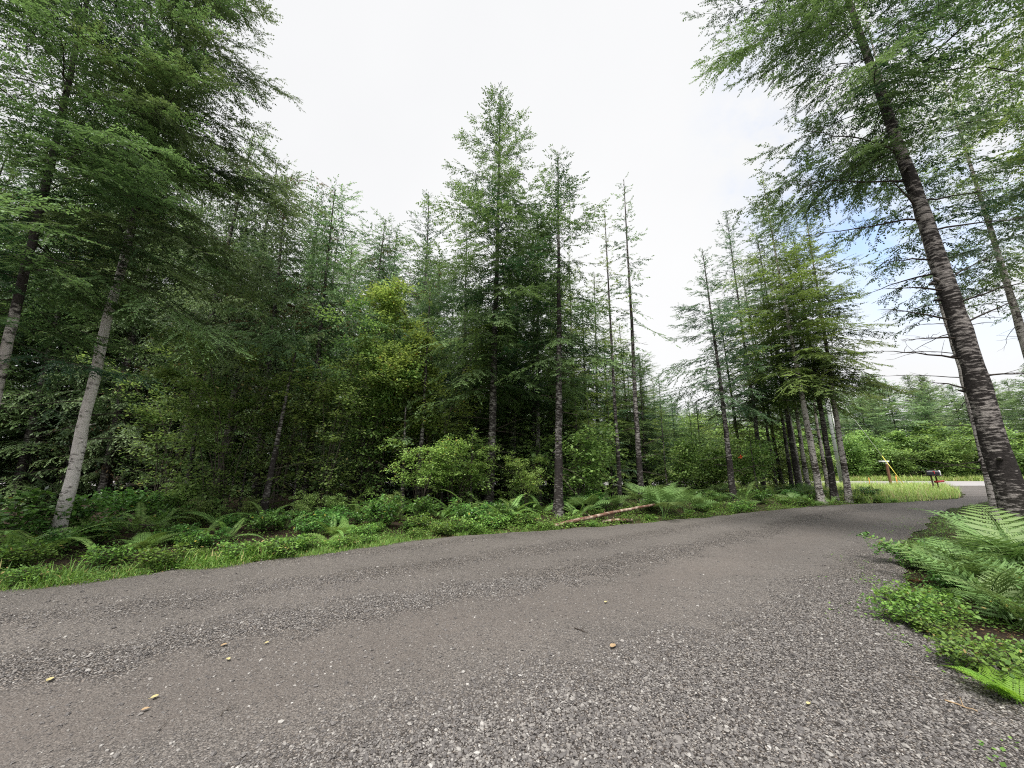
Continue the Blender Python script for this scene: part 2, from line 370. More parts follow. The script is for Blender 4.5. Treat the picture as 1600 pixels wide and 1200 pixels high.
# scattered stones lie on the packed dirt too
sb = nd(t, 'ShaderNodeSeparateColor'); t.links.new(va.outputs['Color'], sb.inputs[0])
keep = ramp(t, sb.outputs[2], [(.60, (1, 1, 1)), (.66, (.12, .12, .12))]).outputs[0]
c = mix(t, mth(t, 'MULTIPLY', tob, keep), c, dirt)
tone = ramp(t, noise(t, .45, 4, .6, v).outputs['Fac'], [(.3, (.86, .84, .83)), (.7, (1.08, 1.05, 1.03))]).outputs[0]
c = mix(t, 1.0, c, tone, 'MULTIPLY')
p = nd(t, 'ShaderNodeBsdfPrincipled'); p.inputs['Roughness'].default_value = .8; p.inputs['Specular IOR Level'].default_value = .3; t.links.new(c, p.inputs['Base Color'])
hgt = mth(t, 'ADD', mth(t, 'MULTIPLY', mth(t, 'SUBTRACT', 1.0, va.outputs['Distance']), mth(t, 'ADD', tocoarse, .25)), mth(t, 'MULTIPLY', mth(t, 'SUBTRACT', 1.0, vb.outputs['Distance']), .4))
b = nd(t, 'ShaderNodeBump'); b.inputs['Strength'].default_value = .9; b.inputs['Distance'].default_value = .009
t.links.new(hgt, b.inputs['Height']); t.links.new(b.outputs[0], p.inputs['Normal']); t.links.new(p.outputs[0], o.inputs['Surface'])

m, t, o = mat('asphalt'); M['asphalt'] = m
v = objco(t); n1 = noise(t, 60, 4, .7, v); n2 = noise(t, .5, 4, .6, v)
c = mix(t, n1.outputs['Fac'], (.19, .185, .19), (.36, .35, .36)); c = mix(t, n2.outputs['Fac'], c, (.36, .34, .34))
p = nd(t, 'ShaderNodeBsdfPrincipled'); p.inputs['Roughness'].default_value = .85; t.links.new(c, p.inputs['Base Color']); t.links.new(p.outputs[0], o.inputs['Surface'])

m, t, o = mat('loose_stone'); M['stone'] = m
a = nd(t, 'ShaderNodeAttribute', attribute_name='tint')
c = ramp(t, a.outputs['Fac'], [(0, (.05, .049, .05)), (.35, (.12, .116, .116)), (.6, (.21, .20, .19)), (.85, (.30, .29, .275)), (1, (.50, .49, .47))]).outputs[0]
nn = noise(t, 90, 3, .6, objco(t)); c = mix(t, mth(t, 'MULTIPLY', nn.outputs['Fac'], .5), c, (.15, .13, .12))
p = nd(t, 'ShaderNodeBsdfPrincipled'); p.inputs['Roughness'].default_value = .75; p.inputs['Specular IOR Level'].default_value = .3; t.links.new(c, p.inputs['Base Color']); t.links.new(p.outputs[0], o.inputs['Surface'])

# ------------------------------------------------------------------ ground
def axis(a, b, fine, coarse, lim):
    core = np.arange(a, b, fine); L = [a]; s = coarse
    while L[-1] > -lim: L.append(L[-1]-s); s *= 1.25
    H = [b]; s = coarse
    while H[-1] < lim: H.append(H[-1]+s); s *= 1.25
    return np.concatenate([np.array(L[1:][::-1]), core, np.array(H)])
gx = axis(-20, 26, .2, .5, 2500); gy = axis(-3, 26, .2, .5, 2500)
X, Y = np.meshgrid(gx, gy); Z = terr(X.ravel(), Y.ravel())
Z = Z - np.where(in_road(X.ravel(), Y.ravel()), .035, 0)
nx, ny = len(gx), len(gy); i = (np.arange(ny-1)[:, None]*nx+np.arange(nx-1)[None]).ravel()
rd = road_d(X.ravel(), Y.ravel())
green = .6*np.clip(1.25-rd*.75, 0, 1)*(Y.ravel() > X.ravel()*.35+5.2) + (X.ravel() > 17)*1.0
me = make_mesh('ground', np.stack([X.ravel(), Y.ravel(), Z], 1), Q=np.stack([i, i+1, i+nx+1, i+nx], 1), mats=[M['ground']], smooth=True, attrs={'green': np.clip(green, 0, 1)})
tag(new('ground', me), kind='structure')

NAC = 110
u = np.linspace(0, 1, NAC)
RX = UE[:, 0][:, None]*(1-u)+NE_[:, 0][:, None]*u; RY = UE[:, 1][:, None]*(1-u)+NE_[:, 1][:, None]*u
def polyd(x, y, P): return near_dist(x, y, np.repeat(np.array(P, float), 3, axis=0))
BR = [(-6, 1.2), (-1.9, 3.5), (1.6, 5.4), (6.7, 9.4), (14, 14.6), (24, 20.2)]
def lanes(x, y):
    x = np.asarray(x); y = np.asarray(y)
    # signed distance across the driveway, measured from the brown strip towards the far edge
    px = np.array([p[0] for p in BR]); py = np.array([p[1] for p in BR])
    s = (y-np.interp(x, px, py))*.84
    w = s+(fbm(x, y, .45, 3, 31)-.5)*.55+(fbm(x, y, 3.5, 3, 37)-.5)*.75
    brown = np.exp(-(w/.6)**2)*.9 + .2*np.exp(-((w-1.75)/.35)**2) + .15*np.exp(-((w-3.2)/.35)**2)
    coarse = .7*np.exp(-((w-.95)/.42)**2) + .5*np.exp(-((w-2.5)/.38)**2) + .45*np.exp(-((w-4.2)/.3)**2) + 1.1*np.clip((-w-.9)/1.2, 0, 1) + .25
    return np.clip(brown, 0, 1), np.clip(coarse, 0, 1.2), w
def road_z(x, y, uu=None):
    b, c, w = lanes(x, y)
    return .006 + c*.018 - b*.012 + (fbm(x, y, 3.0, 3, 41)-.5)*.02
bz, cz, wz = lanes(RX.ravel(), RY.ravel())
edge = np.tile(np.minimum(u, 1-u), NST)
RZ = road_z(RX.ravel(), RY.ravel()) - np.where(edge < .005, .03, 0)
i = (np.arange(NST-1)[:, None]*NAC+np.arange(NAC-1)[None]).ravel()
me = make_mesh('gravel_road', np.stack([RX.ravel(), RY.ravel(), RZ], 1), Q=np.stack([i, i+NAC, i+NAC+1, i+1], 1), mats=[M['gravel']], smooth=True, attrs={'brown': bz, 'coarse': cz})
tag(new('gravel_road', me), kind='structure')
ax = np.arange(-300, 301, 6.0); V = []
for x in ax: V += [(x, 34.0, .012), (x, 36, .03), (x, 39.5, .06), (x, 43, .03), (x, 45.0, .012)]
k = (np.arange(len(ax)-1)[:, None]*5+np.arange(4)[None]).ravel()
tag(new('asphalt_road', make_mesh('asphalt_road', np.array(V), Q=np.stack([k, k+5, k+6, k+1], 1), mats=[M['asphalt']], smooth=True)), kind='structure')

# ------------------------------------------------------------------ loose stones
rng = np.random.default_rng(5)
phi = (1+5**.5)/2
ICO = np.array([(-1, phi, 0), (1, phi, 0), (-1, -phi, 0), (1, -phi, 0), (0, -1, phi), (0, 1, phi), (0, -1, -phi), (0, 1, -phi), (phi, 0, -1), (phi, 0, 1), (-phi, 0, -1), (-phi, 0, 1)])/math.sqrt(1+phi*phi)
ICF = np.array([(0,11,5),(0,5,1),(0,1,7),(0,7,10),(0,10,11),(1,5,9),(5,11,4),(11,10,2),(10,7,6),(7,1,8),(3,9,4),(3,4,2),(3,2,6),(3,6,8),(3,8,9),(4,9,5),(2,4,11),(6,2,10),(8,6,7),(9,8,1)])
def stones(n, dmax, smin, smax, seed, power=2.4):
    r = np.random.default_rng(seed)
    d = 1.15+(dmax-1.15)*r.random(n*3)**1.15; a = r.uniform(R(-58), R(58), n*3); x = np.tan(a)*d; y = d
    b, c, w = lanes(x, y)
    ok = in_road(x, y) & (r.random(len(x)) < np.clip(c*1.05-b*.75, .10, 1)*(1.1-.0*d)); x = x[ok][:n]; y = y[ok][:n]; n = len(x)
    s = smin+(smax-smin)*r.random(n)**power
    sc = s[:, None]*np.stack([r.uniform(.75, 1.3, n), r.uniform(.6, 1.0, n), r.uniform(.35, .7, n)], 1)
    V = ICO[None]*sc[:, None, :]*(1+r.uniform(-.22, .22, (n, 12, 1)))
    th = r.uniform(0, 2*np.pi, n); ti = r.normal(0, .3, n)
    ct, st = np.cos(ti)[:, None], np.sin(ti)[:, None]; y1 = V[:, :, 1]*ct-V[:, :, 2]*st; z1 = V[:, :, 1]*st+V[:, :, 2]*ct
    cr, sr = np.cos(th)[:, None], np.sin(th)[:, None]; X = V[:, :, 0]*cr-y1*sr; Y = V[:, :, 0]*sr+y1*cr
    P = np.stack([X+x[:, None], Y+y[:, None], z1+(road_z(x, y)+s*.22)[:, None]], -1)
    return P.reshape(-1, 3), (ICF[None]+np.arange(n)[:, None, None]*12).reshape(-1, 3), np.repeat(np.clip(r.beta(1.5, 2.3, n)*1.05, 0, 1), 20)
A = stones(130000, 6.0, .0035, .0115, 1); B = stones(14000, 9.0, .008, .02, 2); 
V = np.concatenate([A[0], B[0]]); T = np.concatenate([A[1], B[1]+len(A[0])])
tag(new('loose_gravel', make_mesh('loose_gravel', V, T=T, tint=np.concatenate([A[2], B[2]]), mats=[M['stone']])), 'grey and white crushed stones lying loose on the driveway', 'gravel', kind='stuff')

# ------------------------------------------------------------------ conifer branch templates
LOD = {'hi': dict(ds=.11, dt=.032, lt=.074, w=.026, fork=.13), 'mid': dict(ds=.135, dt=.052, lt=.10, w=.040, fork=.20), 'lo': dict(ds=.17, dt=.09, lt=.17, w=.075, fork=.5), 'far': dict(ds=.34, dt=.24, lt=.42, w=.17, fork=9)}
def branch(rng, L, lod, droop=.22, d2=.35, hang=.25, wide=.42, fill=1.0):
    q = LOD[lod]; B, D, Ln, W, Nn = [], [], [], [], []; P0, P1, Wd = [], [], []
    ns = 12; s = np.linspace(0, L, ns); wob = np.cumsum(rng.normal(0, .035*L/ns*3, ns)); dr0 = droop*rng.uniform(.5, 1.5); tipup = rng.uniform(-.03, .07)*L
    sag = np.cumsum(rng.normal(0, .018*L/ns*3, ns))
    def ax(v): v = np.asarray(v, float); return np.stack([v, np.interp(v, s, wob), -dr0*L*(v/L)**2.0+tipup*(v/L)**5+np.interp(v, s, sag)], -1)
    pts = ax(s); P0.append(pts[:-1]); P1.append(pts[1:]); Wd.append(np.linspace(.006+.008*L, .004, ns-1))
    def spray(p, dr, l2, sagk, lt, depth):
        """a twig with twiglets both sides; long ones fork"""
        if l2 < .03: l2 = .03
        tt = np.arange(.015, l2, q['dt']); 
        if len(tt) == 0: tt = np.array([.015])
        nrm0 = rng.normal(0, .28, 3); bend = rng.normal(0, .12, 3)*np.array([1, 1, .4])
        def sx(a): a = np.asarray(a); return p+dr*a[..., None]+(np.array([.10, 0, -sagk])+bend)*(a*a/(l2+.2))[..., None]
        b = sx(tt); g = sx(tt+.02)-b; g /= np.linalg.norm(g, axis=1)[:, None]
        if l2 > .2:
            e = sx(np.array([0, l2*.5, l2])); P0.append(e[:2]); P1.append(e[1:]); Wd.append(np.array([.007, .004])*(1 if lod in ('hi', 'mid') else 1.8))
        lat = np.cross(g, [0, 0, 1.]); lat /= np.linalg.norm(lat, axis=1)[:, None]+1e-9
        for sg in (-1, 1):
            n = len(tt); th = 1.0+rng.normal(0, .22, n); keep = rng.random(n) < .9
            d = g*np.cos(th)[:, None]+lat*sg*np.sin(th)[:, None]+np.array([0, 0, -1.])*(hang*rng.uniform(0, 1.7, n))[:, None]+rng.normal(0, .17, (n, 3))
            nn = np.array([0, 0, 1.])+nrm0+rng.normal(0, .20, (n, 3))
            B.append(b[keep]); D.append(d[keep]); Ln.append((lt*(1.15-.6*tt/l2)*rng.uniform(.55, 1.3, n))[keep]); W.append((q['w']*rng.uniform(.7, 1.25, n))[keep]); Nn.append(nn[keep])
        B.append(sx(np.array([l2-.015]))); D.append(g[-1:]); Ln.append(np.array([lt])); W.append(np.array([q['w']])); Nn.append(np.array([[0, 0, 1.]]))
        if depth and l2 > .28:
            for f in np.arange(rng.uniform(.12, .3), .85, q['fork']/l2):
                sg = rng.choice([-1, 1]); k = int(f*(len(tt)-1)); a = rng.uniform(.55, 1.05)
                d = g[k]*math.cos(a)+lat[k]*sg*math.sin(a)+np.array([0, 0, rng.normal(-.12, .12)])
                spray(b[k], d/np.linalg.norm(d), l2*rng.uniform(.25, .5)*(1.1-f*.6), sagk*rng.uniform(.6, 1.4), lt*.9, 0)
    pos = np.arange(.04*L, L*.985, q['ds']); side = 1
    for v in pos+rng.uniform(-.4, .4, len(pos))*q['ds']:
        v = min(max(v, .02*L), L*.99); u = v/L; side = -side
        if rng.random() > fill*.93: continue
        if rng.random() < .15: side = -side
        l2 = min(1.35, L*wide*(min(1, u*2.6+.12)*(1-u)**.65)+.06)*rng.uniform(.4, 1.3)
        ang = R(64-28*u+rng.normal(0, 14))*side
        spray(ax(v), np.array([math.cos(ang), math.sin(ang), rng.normal(-.08, .2)]), l2, d2*rng.uniform(.4, 1.5), q['lt'], 1)
    B = np.concatenate(B); D = np.concatenate(D); Ln = np.concatenate(Ln); W = np.concatenate(W); Nn = np.concatenate(Nn)
    leaf = blades(B, D, Ln, W, Nn)
    tip = np.clip(B[:, 0]/L, 0, 1)
    wood = ribbons(np.concatenate(P0), np.concatenate(P1), np.concatenate(Wd), rng)
    return leaf, tip, wood
TPL = {}
def templates(key, lod, **kw):
    if (key, lod) not in TPL:
        r = np.random.default_rng(sum(map(ord, key+lod))); TPL[(key, lod)] = [(L, branch(r, L, lod, **kw)) for L in (.6, 1.0, 1.5, 2.1, 2.9, 3.8) for _ in range(2)]
    return TPL[(key, lod)]
STY = {'hemlock': dict(droop=.24, d2=.35, hang=.30, wide=.42), 'spruce': dict(droop=.08, d2=.55, hang=.55, wide=.36), 'cedar': dict(droop=.10, d2=1.1, hang=1.3, wide=.34), 'thin': dict(droop=.20, d2=.25, hang=.2, wide=.36, fill=.75)}
def crown(seed, H, clear, Lmax, per_m_, style='hemlock', lod='mid', el=(-12, 45), lean=(0, 0), flat=.75, jitter=.3, az=None, lmin=.3, bottom=.55, wander=0):
    """leaf and twig quads of a whole crown, in the tree's own space"""
    r = np.random.default_rng(seed); tp = templates(style, lod, **STY[style]); LQ, LT, WQ = [], [], []
    z = clear; a = r.uniform(0, 6.28); per_m = per_m_*1.5
    while z < H-.1:
        f = (z-clear)/(H-clear); z += r.uniform(.4, 1.6)/per_m
        L = Lmax*((1-f)**flat)*min(1, bottom+f*2.2)*r.uniform(1-jitter, 1+jitter*.4)+lmin*.6
        if r.random() < .3: L *= r.uniform(.3, .6)
        L *= .62+.75*float(vnoise(z*1.1+math.cos(a)*1.3, math.sin(a)*1.3, 1.0, seed)) if f < .85 else 1
        L = max(L, lmin); a += 2.4+r.normal(0, .5)
        if az is not None and r.random() < az[2]: a = az[0]+r.normal(0, az[1])
        Lt, (leaf, tip, wood) = tp[min(range(len(tp)), key=lambda i: abs(tp[i][0]-L)+r.random()*.3)]
        s = L/Lt; e = R(el[0]+(el[1]-el[0])*f**1.3+r.normal(0, 6)); ce, se = math.cos(e), math.sin(e); ca, sa = math.cos(a), math.sin(a)
        roll = r.normal(0, .18); cr, sr = math.cos(roll), math.sin(roll)
        Rm = np.array([[ca, -sa, 0], [sa, ca, 0], [0, 0, 1]])@np.array([[ce, 0, -se], [0, 1, 0], [se, 0, ce]])@np.array([[1, 0, 0], [0, cr, -sr], [0, sr, cr]])*s
        off = np.array([lean[0]*(z/H), lean[1]*(z/H), z])
        LQ.append(leaf@Rm.T+off); WQ.append(wood@Rm.T+off)
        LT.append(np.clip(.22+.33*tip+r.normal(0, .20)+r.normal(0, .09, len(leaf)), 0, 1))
    # leader shoots
    n = 14; zz = H-r.uniform(0, .5, n)*min(1, H*.08)*2; b = np.stack([lean[0]*zz/H, lean[1]*zz/H, zz], 1); q = LOD[lod]
    LQ.append(blades(b, np.stack([r.normal(0, .6, n), r.normal(0, .6, n), np.full(n, .8)], 1), np.full(n, q['lt']*1.6), np.full(n, q['w']*1.1), r.normal(size=(n, 3)))); LT.append(np.full(n, .5))
    return np.concatenate(LQ), np.concatenate(LT), np.concatenate(WQ)
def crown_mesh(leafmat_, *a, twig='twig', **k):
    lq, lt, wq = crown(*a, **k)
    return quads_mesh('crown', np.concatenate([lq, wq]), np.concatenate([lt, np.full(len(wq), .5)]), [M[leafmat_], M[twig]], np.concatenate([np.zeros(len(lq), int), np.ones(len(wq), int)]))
def trunk_mesh(seed, H, r0, bark, lean=(0, 0), n=12, knobs=0, flare=1.5, top=.012, step=.35):
    r = np.random.default_rng(seed); k = max(8, int(H/step)); z = np.linspace(-.25, H, k)
    wx = np.cumsum(r.normal(0, .010, k)); wy = np.cumsum(r.normal(0, .010, k)); fade = np.clip(1-z/H, 0, 1)
    P = np.stack([lean[0]*z/H+(wx-wx[0])*fade, lean[1]*z/H+(wy-wy[0])*fade, z], 1)
    rad = r0*(.35+.65*np.clip(1-z/H, 0, 1))*np.clip(1-z/H, 0, 1)**.6+top; rad *= 1+(flare-1)*np.exp(-np.clip(z, 0, 9)/.28); rad *= 1+r.normal(0, .025, k)
    V, Q, T = tube(P, rad, n); m = k*n
    ring = V[:m].reshape(k, n, 3); ring[:, :, :2] = P[:, None, :2]+(ring[:, :, :2]-P[:, None, :2])*(1+r.normal(0, .035, (k, n)))[..., None]
    root = 1+.35*np.exp(-np.clip(z, 0, 9)/.2)[:, None]*np.sin(np.arange(n)/n*2*np.pi*4+seed)[None]
    ring[:, :, :2] = P[:, None, :2]+(ring[:, :, :2]-P[:, None, :2])*root[..., None]
    V[:m] = ring.reshape(-1, 3); mb = MB(); mb.add(V, Q, T)
    for _ in range(knobs):      # whorl knobs and broken stubs
        h = r.uniform(.8, H*.75); a = r.uniform(0, 6.28); rr = r0*(1-h/H)**.75+top
        c = np.array([lean[0]*h/H, lean[1]*h/H, h]); d = np.array([math.cos(a), math.sin(a), r.uniform(-.1, .5)])
        l = rr*r.uniform(.9, 1.15)+r.uniform(.01, .10)
        mb.tube([c+d*rr*.5, c+d*rr*.95, c+d*l], [rr*.28, rr*.2, .008], n=6)
    return mb.mesh('trunk', M[bark], smooth=True)
def dead_branch(seed, base, az, L, el=0, r0=.014, twigs=5, m='twig', droop=.12):
    r = np.random.default_rng(seed); k = 9; s = np.linspace(0, L, k); e = R(el)
    sw = np.cumsum(r.normal(0, .03, k))*L*.5
    P = np.stack([s*math.cos(e), sw, s*math.sin(e)-droop*s*s/max(L, .1)+np.cumsum(r.normal(0, .01, k))], 1)
    ca, sa = math.cos(az), math.sin(az); Rm = np.array([[ca, -sa, 0], [sa, ca, 0], [0, 0, 1]])
    mb = MB(); mb.tube(P@Rm.T+base, np.linspace(r0, .003, k), n=5)
    for _ in range(twigs):
        i = r.integers(2, k-1); a = r.choice([-1, 1])*r.uniform(.5, 1.1); l = L*r.uniform(.12, .35)*(1-i/k+.3)
        q = P[i]+np.linspace(0, l, 4)[:, None]*np.array([math.cos(a), math.sin(a), r.uniform(-.3, .35)])+r.normal(0, .012, (4, 3)); q[0] = P[i]
        mb.tube(q@Rm.T+base, np.linspace(.005, .002, 4), n=3)
    return mb.mesh('dead_branch', M[m], smooth=True)
def tree_empty(name, label, x, y, group=None, cat='tree'):
    e = new(name, None, loc=(x, y, gz(x, y))); e.empty_display_size = .3
    return tag(e, label, cat, group)
def put_tree(name, label, px, d, top, r0, bark, leaf, seed, clear=4, Lmax=2.0, per_m=5, style='hemlock', lod='mid', topx=None, dead=0, deadlen=(.5, 1.4), group=None, xy=None, H=None, lean=None, knobs=14, flare=1.5, **kw):
    x, y = xy if xy else ground_at(px, d); H = H or height_px(top, y)
    if lean is None:
        lean = (0, 0)
        if topx is not None: lean = (at_depth(topx, top, y)[0]-x, 0)
    e = tree_empty(name, label, x, y, group)
    new('trunk', trunk_mesh(seed, H, r0, bark, lean, knobs=knobs, flare=flare), e)
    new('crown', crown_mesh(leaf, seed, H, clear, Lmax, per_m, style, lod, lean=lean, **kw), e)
    r = np.random.default_rng(seed+99)
    for k in range(dead):
        h = r.uniform(1.2, clear+1.2); rr = r0*(1-h/H)**.75
        new('dead_branch', dead_branch(seed*50+k, np.array([lean[0]*h/H, lean[1]*h/H, h]), r.uniform(0, 6.28), r.uniform(*deadlen)+rr, el=r.uniform(-12, 25), r0=min(.016, rr*.16)), e)
    return e, H

# ------------------------------------------------------------------ the near and middle trees
G_L = None
put_tree('hemlock_tree', 'leaning leftmost hemlock whose pale trunk is cut by the left picture edge', 0, 6.2, 0, .072, 'bark_pale_low', 'hemlock', 11, xy=(-8.45, 6.2), H=19, lean=(-1.5, .2), clear=3.3, Lmax=3.5, per_m=8, lod='hi', bottom=.75, el=(-5, 40), dead=5, az=(R(-20), 1.1, .55))
put_tree('hemlock_tree', 'tall hemlock with a pale pinkish-white trunk beside the dark opening at left', 79, 7.95, 0, .100, 'bark_pale', 'hemlock', 12, H=20, lean=(.1, 0), clear=5.5, Lmax=4.0, per_m=8.5, lod='hi', bottom=.55, el=(-8, 36), flat=.6, dead=9, deadlen=(.6, 1.6), az=(R(-30), 1.0, .45), knobs=26, flare=1.25)
put_tree('hemlock_tree', 'tallest pointed hemlock near the middle with dark flecked trunk', 765, 13.6, 146, .155, 'bark_dark', 'hemlock', 13, topx=782, clear=4.2, Lmax=4.1, per_m=9.5, lod='mid', dead=14, el=(-16, 48), flat=.72, bottom=.75)
put_tree('hemlock_tree', 'dark straight trunk just right of and behind the tallest pointed hemlock', 799, 18.5, 330, .17, 'bark_dark', 'hemlock_b', 14, topx=812, clear=7, Lmax=2.4, per_m=5, lod='mid', dead=8)
put_tree('hemlock_tree', 'hemlock with black and white blotched trunk behind the left end of the fallen log', 873, 12.4, 240, .135, 'bark_dark', 'hemlock', 15, topx=872, clear=4.2, Lmax=3.2, per_m=9, lod='mid', dead=12, el=(-18, 48))
put_tree('hemlock_tree', 'thin spindly hemlock pole rising behind the fallen log', 969, 13.8, 335, .072, 'bark_dark', 'hemlock_y', 16, topx=945, clear=5.2, Lmax=.95, per_m=4.2, style='thin', lod='mid', dead=9, deadlen=(.3, .9), flare=1.2, jitter=.5)
put_tree('hemlock_tree', 'tall sparse hemlock with short ragged boughs right of the spindly one', 1004, 15.2, 285, .11, 'bark_dark', 'hemlock', 17, topx=975, clear=5.6, Lmax=1.75, per_m=4.2, style='thin', lod='mid', dead=12, deadlen=(.5, 1.5), el=(-25, 40), jitter=.5)
put_tree('hemlock_tree', 'leaning hemlock next to the orange ribbon', 1148, 17, 395, .125, 'bark_dark', 'hemlock_b', 18, topx=1098, clear=4.0, Lmax=2.8, per_m=8, lod='mid', dead=10)
put_tree('fir_tree', 'pale blotched trunk, leftmost of the three stout ones by the road bend', 1284, 17.4, 282, .135, 'bark_mid', 'hemlock_y', 19, topx=1192, clear=5.0, Lmax=3.4, per_m=10.5, lod='mid', dead=12, deadlen=(.5, 1.3), el=(-8, 50), bottom=.8)
put_tree('fir_tree', 'darker stout trunk, middle of the three by the road bend', 1305, 18.4, 372, .13, 'bark_dark', 'hemlock', 20, topx=1240, clear=5.0, Lmax=3.2, per_m=10.5, lod='mid', dead=12, el=(-8, 50))
put_tree('fir_tree', 'mottled stout trunk at the grass edge, rightmost of the three by the road bend', 1327, 18.0, 318, .125, 'bark_mid', 'hemlock_y', 21, topx=1256, clear=5.0, Lmax=2.9, per_m=10.5, bottom=.8, lod='mid', dead=10, el=(-8, 50))
put_tree('fir_tree', 'slender pointed hemlock left of the dense crowns by the road bend', 1196, 22, 335, .12, 'bark_dark', 'hemlock_b', 22, topx=1135, clear=4.6, Lmax=3.3, per_m=9, lod='mid', dead=8)
put_tree('fir_tree', 'thin mottled trunk behind the leftmost stout one', 1266, 21.5, 400, .11, 'bark_mid', 'hemlock_y', 23, clear=5.2, Lmax=2.2, per_m=6, lod='mid', dead=8)
put_tree('fir_tree', 'narrow trunk between the leftmost and middle stout ones', 1296, 22.5, 420, .095, 'bark_mid', 'hemlock', 24, clear=6, Lmax=2.0, per_m=5, lod='mid', dead=6)
put_tree('fir_tree', 'crooked thin trunk standing left of a straight thin pair in the wood', 1215, 23.5, 430, .085, 'bark_dark', 'hemlock_y', 25, topx=1160, clear=4.6, Lmax=2.2, per_m=6, lod='mid', dead=6)
put_tree('fir_tree', 'straight thin trunk, left one of a thin pair in the wood', 1240, 22.6, 410, .10, 'bark_dark', 'hemlock', 26, clear=4.6, Lmax=2.1, per_m=6, lod='mid', dead=6)
put_tree('fir_tree', 'straight thin trunk, right one of a thin pair in the wood', 1254, 23.0, 440, .08, 'bark_mid', 'hemlock', 27, clear=5, Lmax=1.9, per_m=5, lod='mid', dead=6)
# the big trees at the right edge
e, H = put_tree('hemlock_tree', 'big leaning hemlock with a thick dark flecked trunk above the right-hand ferns', 0, 7, 0, .190, 'bark_near', 'hemlock', 30, xy=(8.98, 7.0), H=18, lean=(-.95, .1), clear=8.0, Lmax=4.6, per_m=8.5, lod='hi', el=(-8, 42), dead=0, az=(R(165), .8, .5), knobs=30, flare=1.25)
r = np.random.default_rng(77)
for k, (h, a, L, el) in enumerate([(4.35, 175, 1.5, 18), (3.95, 185, 1.3, 4), (3.55, 170, 1.6, 16), (5.0, 190, 1.5, 3), (5.7, 172, 1.1, 6), (5.15, 5, 1.7, 32), (4.2, -8, 1.8, 30), (5.9, 20, .8, 45), (6.6, 160, 2.2, 10), (7.0, 5, 2.4, 18), (7.6, 175, 2.4, 12), (3.2, 0, 1.5, 8), (2.9, 160, .9, 30), (6.3, 0, 2.6, 12), (8.3, 180, 2.4, 20), (6.9, 200, 1.2, 40), (4.7, -60, 1.3, 10), (5.4, 120, 1.2, 5)]):
    new('dead_branch', dead_branch(700+k, np.array([-.95*h/18, .1*h/18, h]), R(a), L, el=el, r0=.022, twigs=9), e)
_xb = ground_at(1568, 11.2)[0]; _xt = at_depth(1441, 355, 11.2)
put_tree('hemlock_tree', 'hemlock standing close behind the big leaning trunk, its lit side showing', 0, 11, 0, .15, 'bark_mid', 'hemlock_b', 31, xy=(_xb, 11.2), H=18.5, lean=((_xt[0]-_xb)/_xt[2]*18.5, 0), clear=6.4, Lmax=3.7, per_m=4.5, style='spruce', lod='mid', el=(-14, 36), dead=14, deadlen=(1, 2.4))
put_tree('hemlock_tree', 'smooth brown trunk at the right picture edge with bare lower limbs', 0, 14, 0, .17, 'bark_mid', 'hemlock_y', 32, xy=(19.9, 14.0), H=20, clear=8.2, Lmax=3.6, per_m=5, lod='mid', dead=16, deadlen=(1, 2.8))
for k, (x, y, H, cl, lm, lf, lb) in enumerate([(14.2, 6.2, 20, 7.5, 3.8, 'hemlock_y', 'olive-green hemlock boughs hanging in from the right picture edge'),
        (24.5, 14.5, 18, 6.5, 3.6, 'hemlock_b', 'blue-green hemlock behind the big trunk with thin drooping boughs'),
        (18.0, 10.0, 21, 9.0, 3.8, 'hemlock', 'dark hemlock crown in the top right corner')]):
    put_tree('hemlock_tree', lb, 0, y, 0, .15, 'bark_dark', lf, 40+k, xy=(x, y), H=H, clear=cl, Lmax=lm, per_m=5, lod='mid', dead=8, deadlen=(.8, 2.2), el=(-12, 40))

# ------------------------------------------------------------------ tree kinds shared by the wood
def tree_kind(seed, H, r0, bark, leaf, clear, Lmax, per_m, style, lod, **kw):
    return H, trunk_mesh(seed, H, r0, bark, n=8, knobs=4), crown_mesh(leaf, seed, H, clear, Lmax, per_m, style, lod, **kw)
K = {}
K['cedar_a'] = tree_kind(101, 14, .15, 'bark_dark', 'cedar', 4.3, 3.2, 9.5, 'cedar', 'mid', el=(-5, 35), flat=.5, bottom=.7)
K['cedar_b'] = tree_kind(102, 13, .14, 'bark_dark', 'cedar', 4.3, 3.0, 9.5, 'cedar', 'mid', el=(0, 40), flat=.45, bottom=.7)
K['hem_a'] = tree_kind(103, 14, .13, 'bark_dark', 'hemlock', 4.0, 3.0, 9, 'hemlock', 'mid', flat=.6)
K['hem_b'] = tree_kind(104, 14, .12, 'bark_dark', 'hemlock_y', 1.0, 2.7, 8.5, 'hemlock', 'mid', el=(-15, 45), flat=.65)
K['hem_c'] = tree_kind(105, 14, .13, 'bark_dark', 'hemlock_b', 2.0, 3.0, 8, 'spruce', 'mid', flat=.65)
K['lo_a'] = tree_kind(106, 14, .13, 'bark_dark', 'hemlock', .6, 3.4, 9, 'hemlock', 'mid', flat=.5)
K['lo_b'] = tree_kind(107, 14, .13, 'bark_dark', 'hemlock_b', .8, 3.2, 9, 'spruce', 'mid', flat=.5)
K['lo_c'] = tree_kind(108, 14, .13, 'bark_dark', 'cedar', 1.0, 3.1, 9, 'cedar', 'mid', flat=.45)
K['far_a'] = tree_kind(109, 15, .13, 'bark_dark', 'far', .6, 4.2, 9, 'hemlock', 'lo', el=(-15, 40), flat=.55)
K['far_b'] = tree_kind(110, 15, .13, 'bark_dark', 'far', .6, 3.8, 9, 'spruce', 'lo', flat=.55)
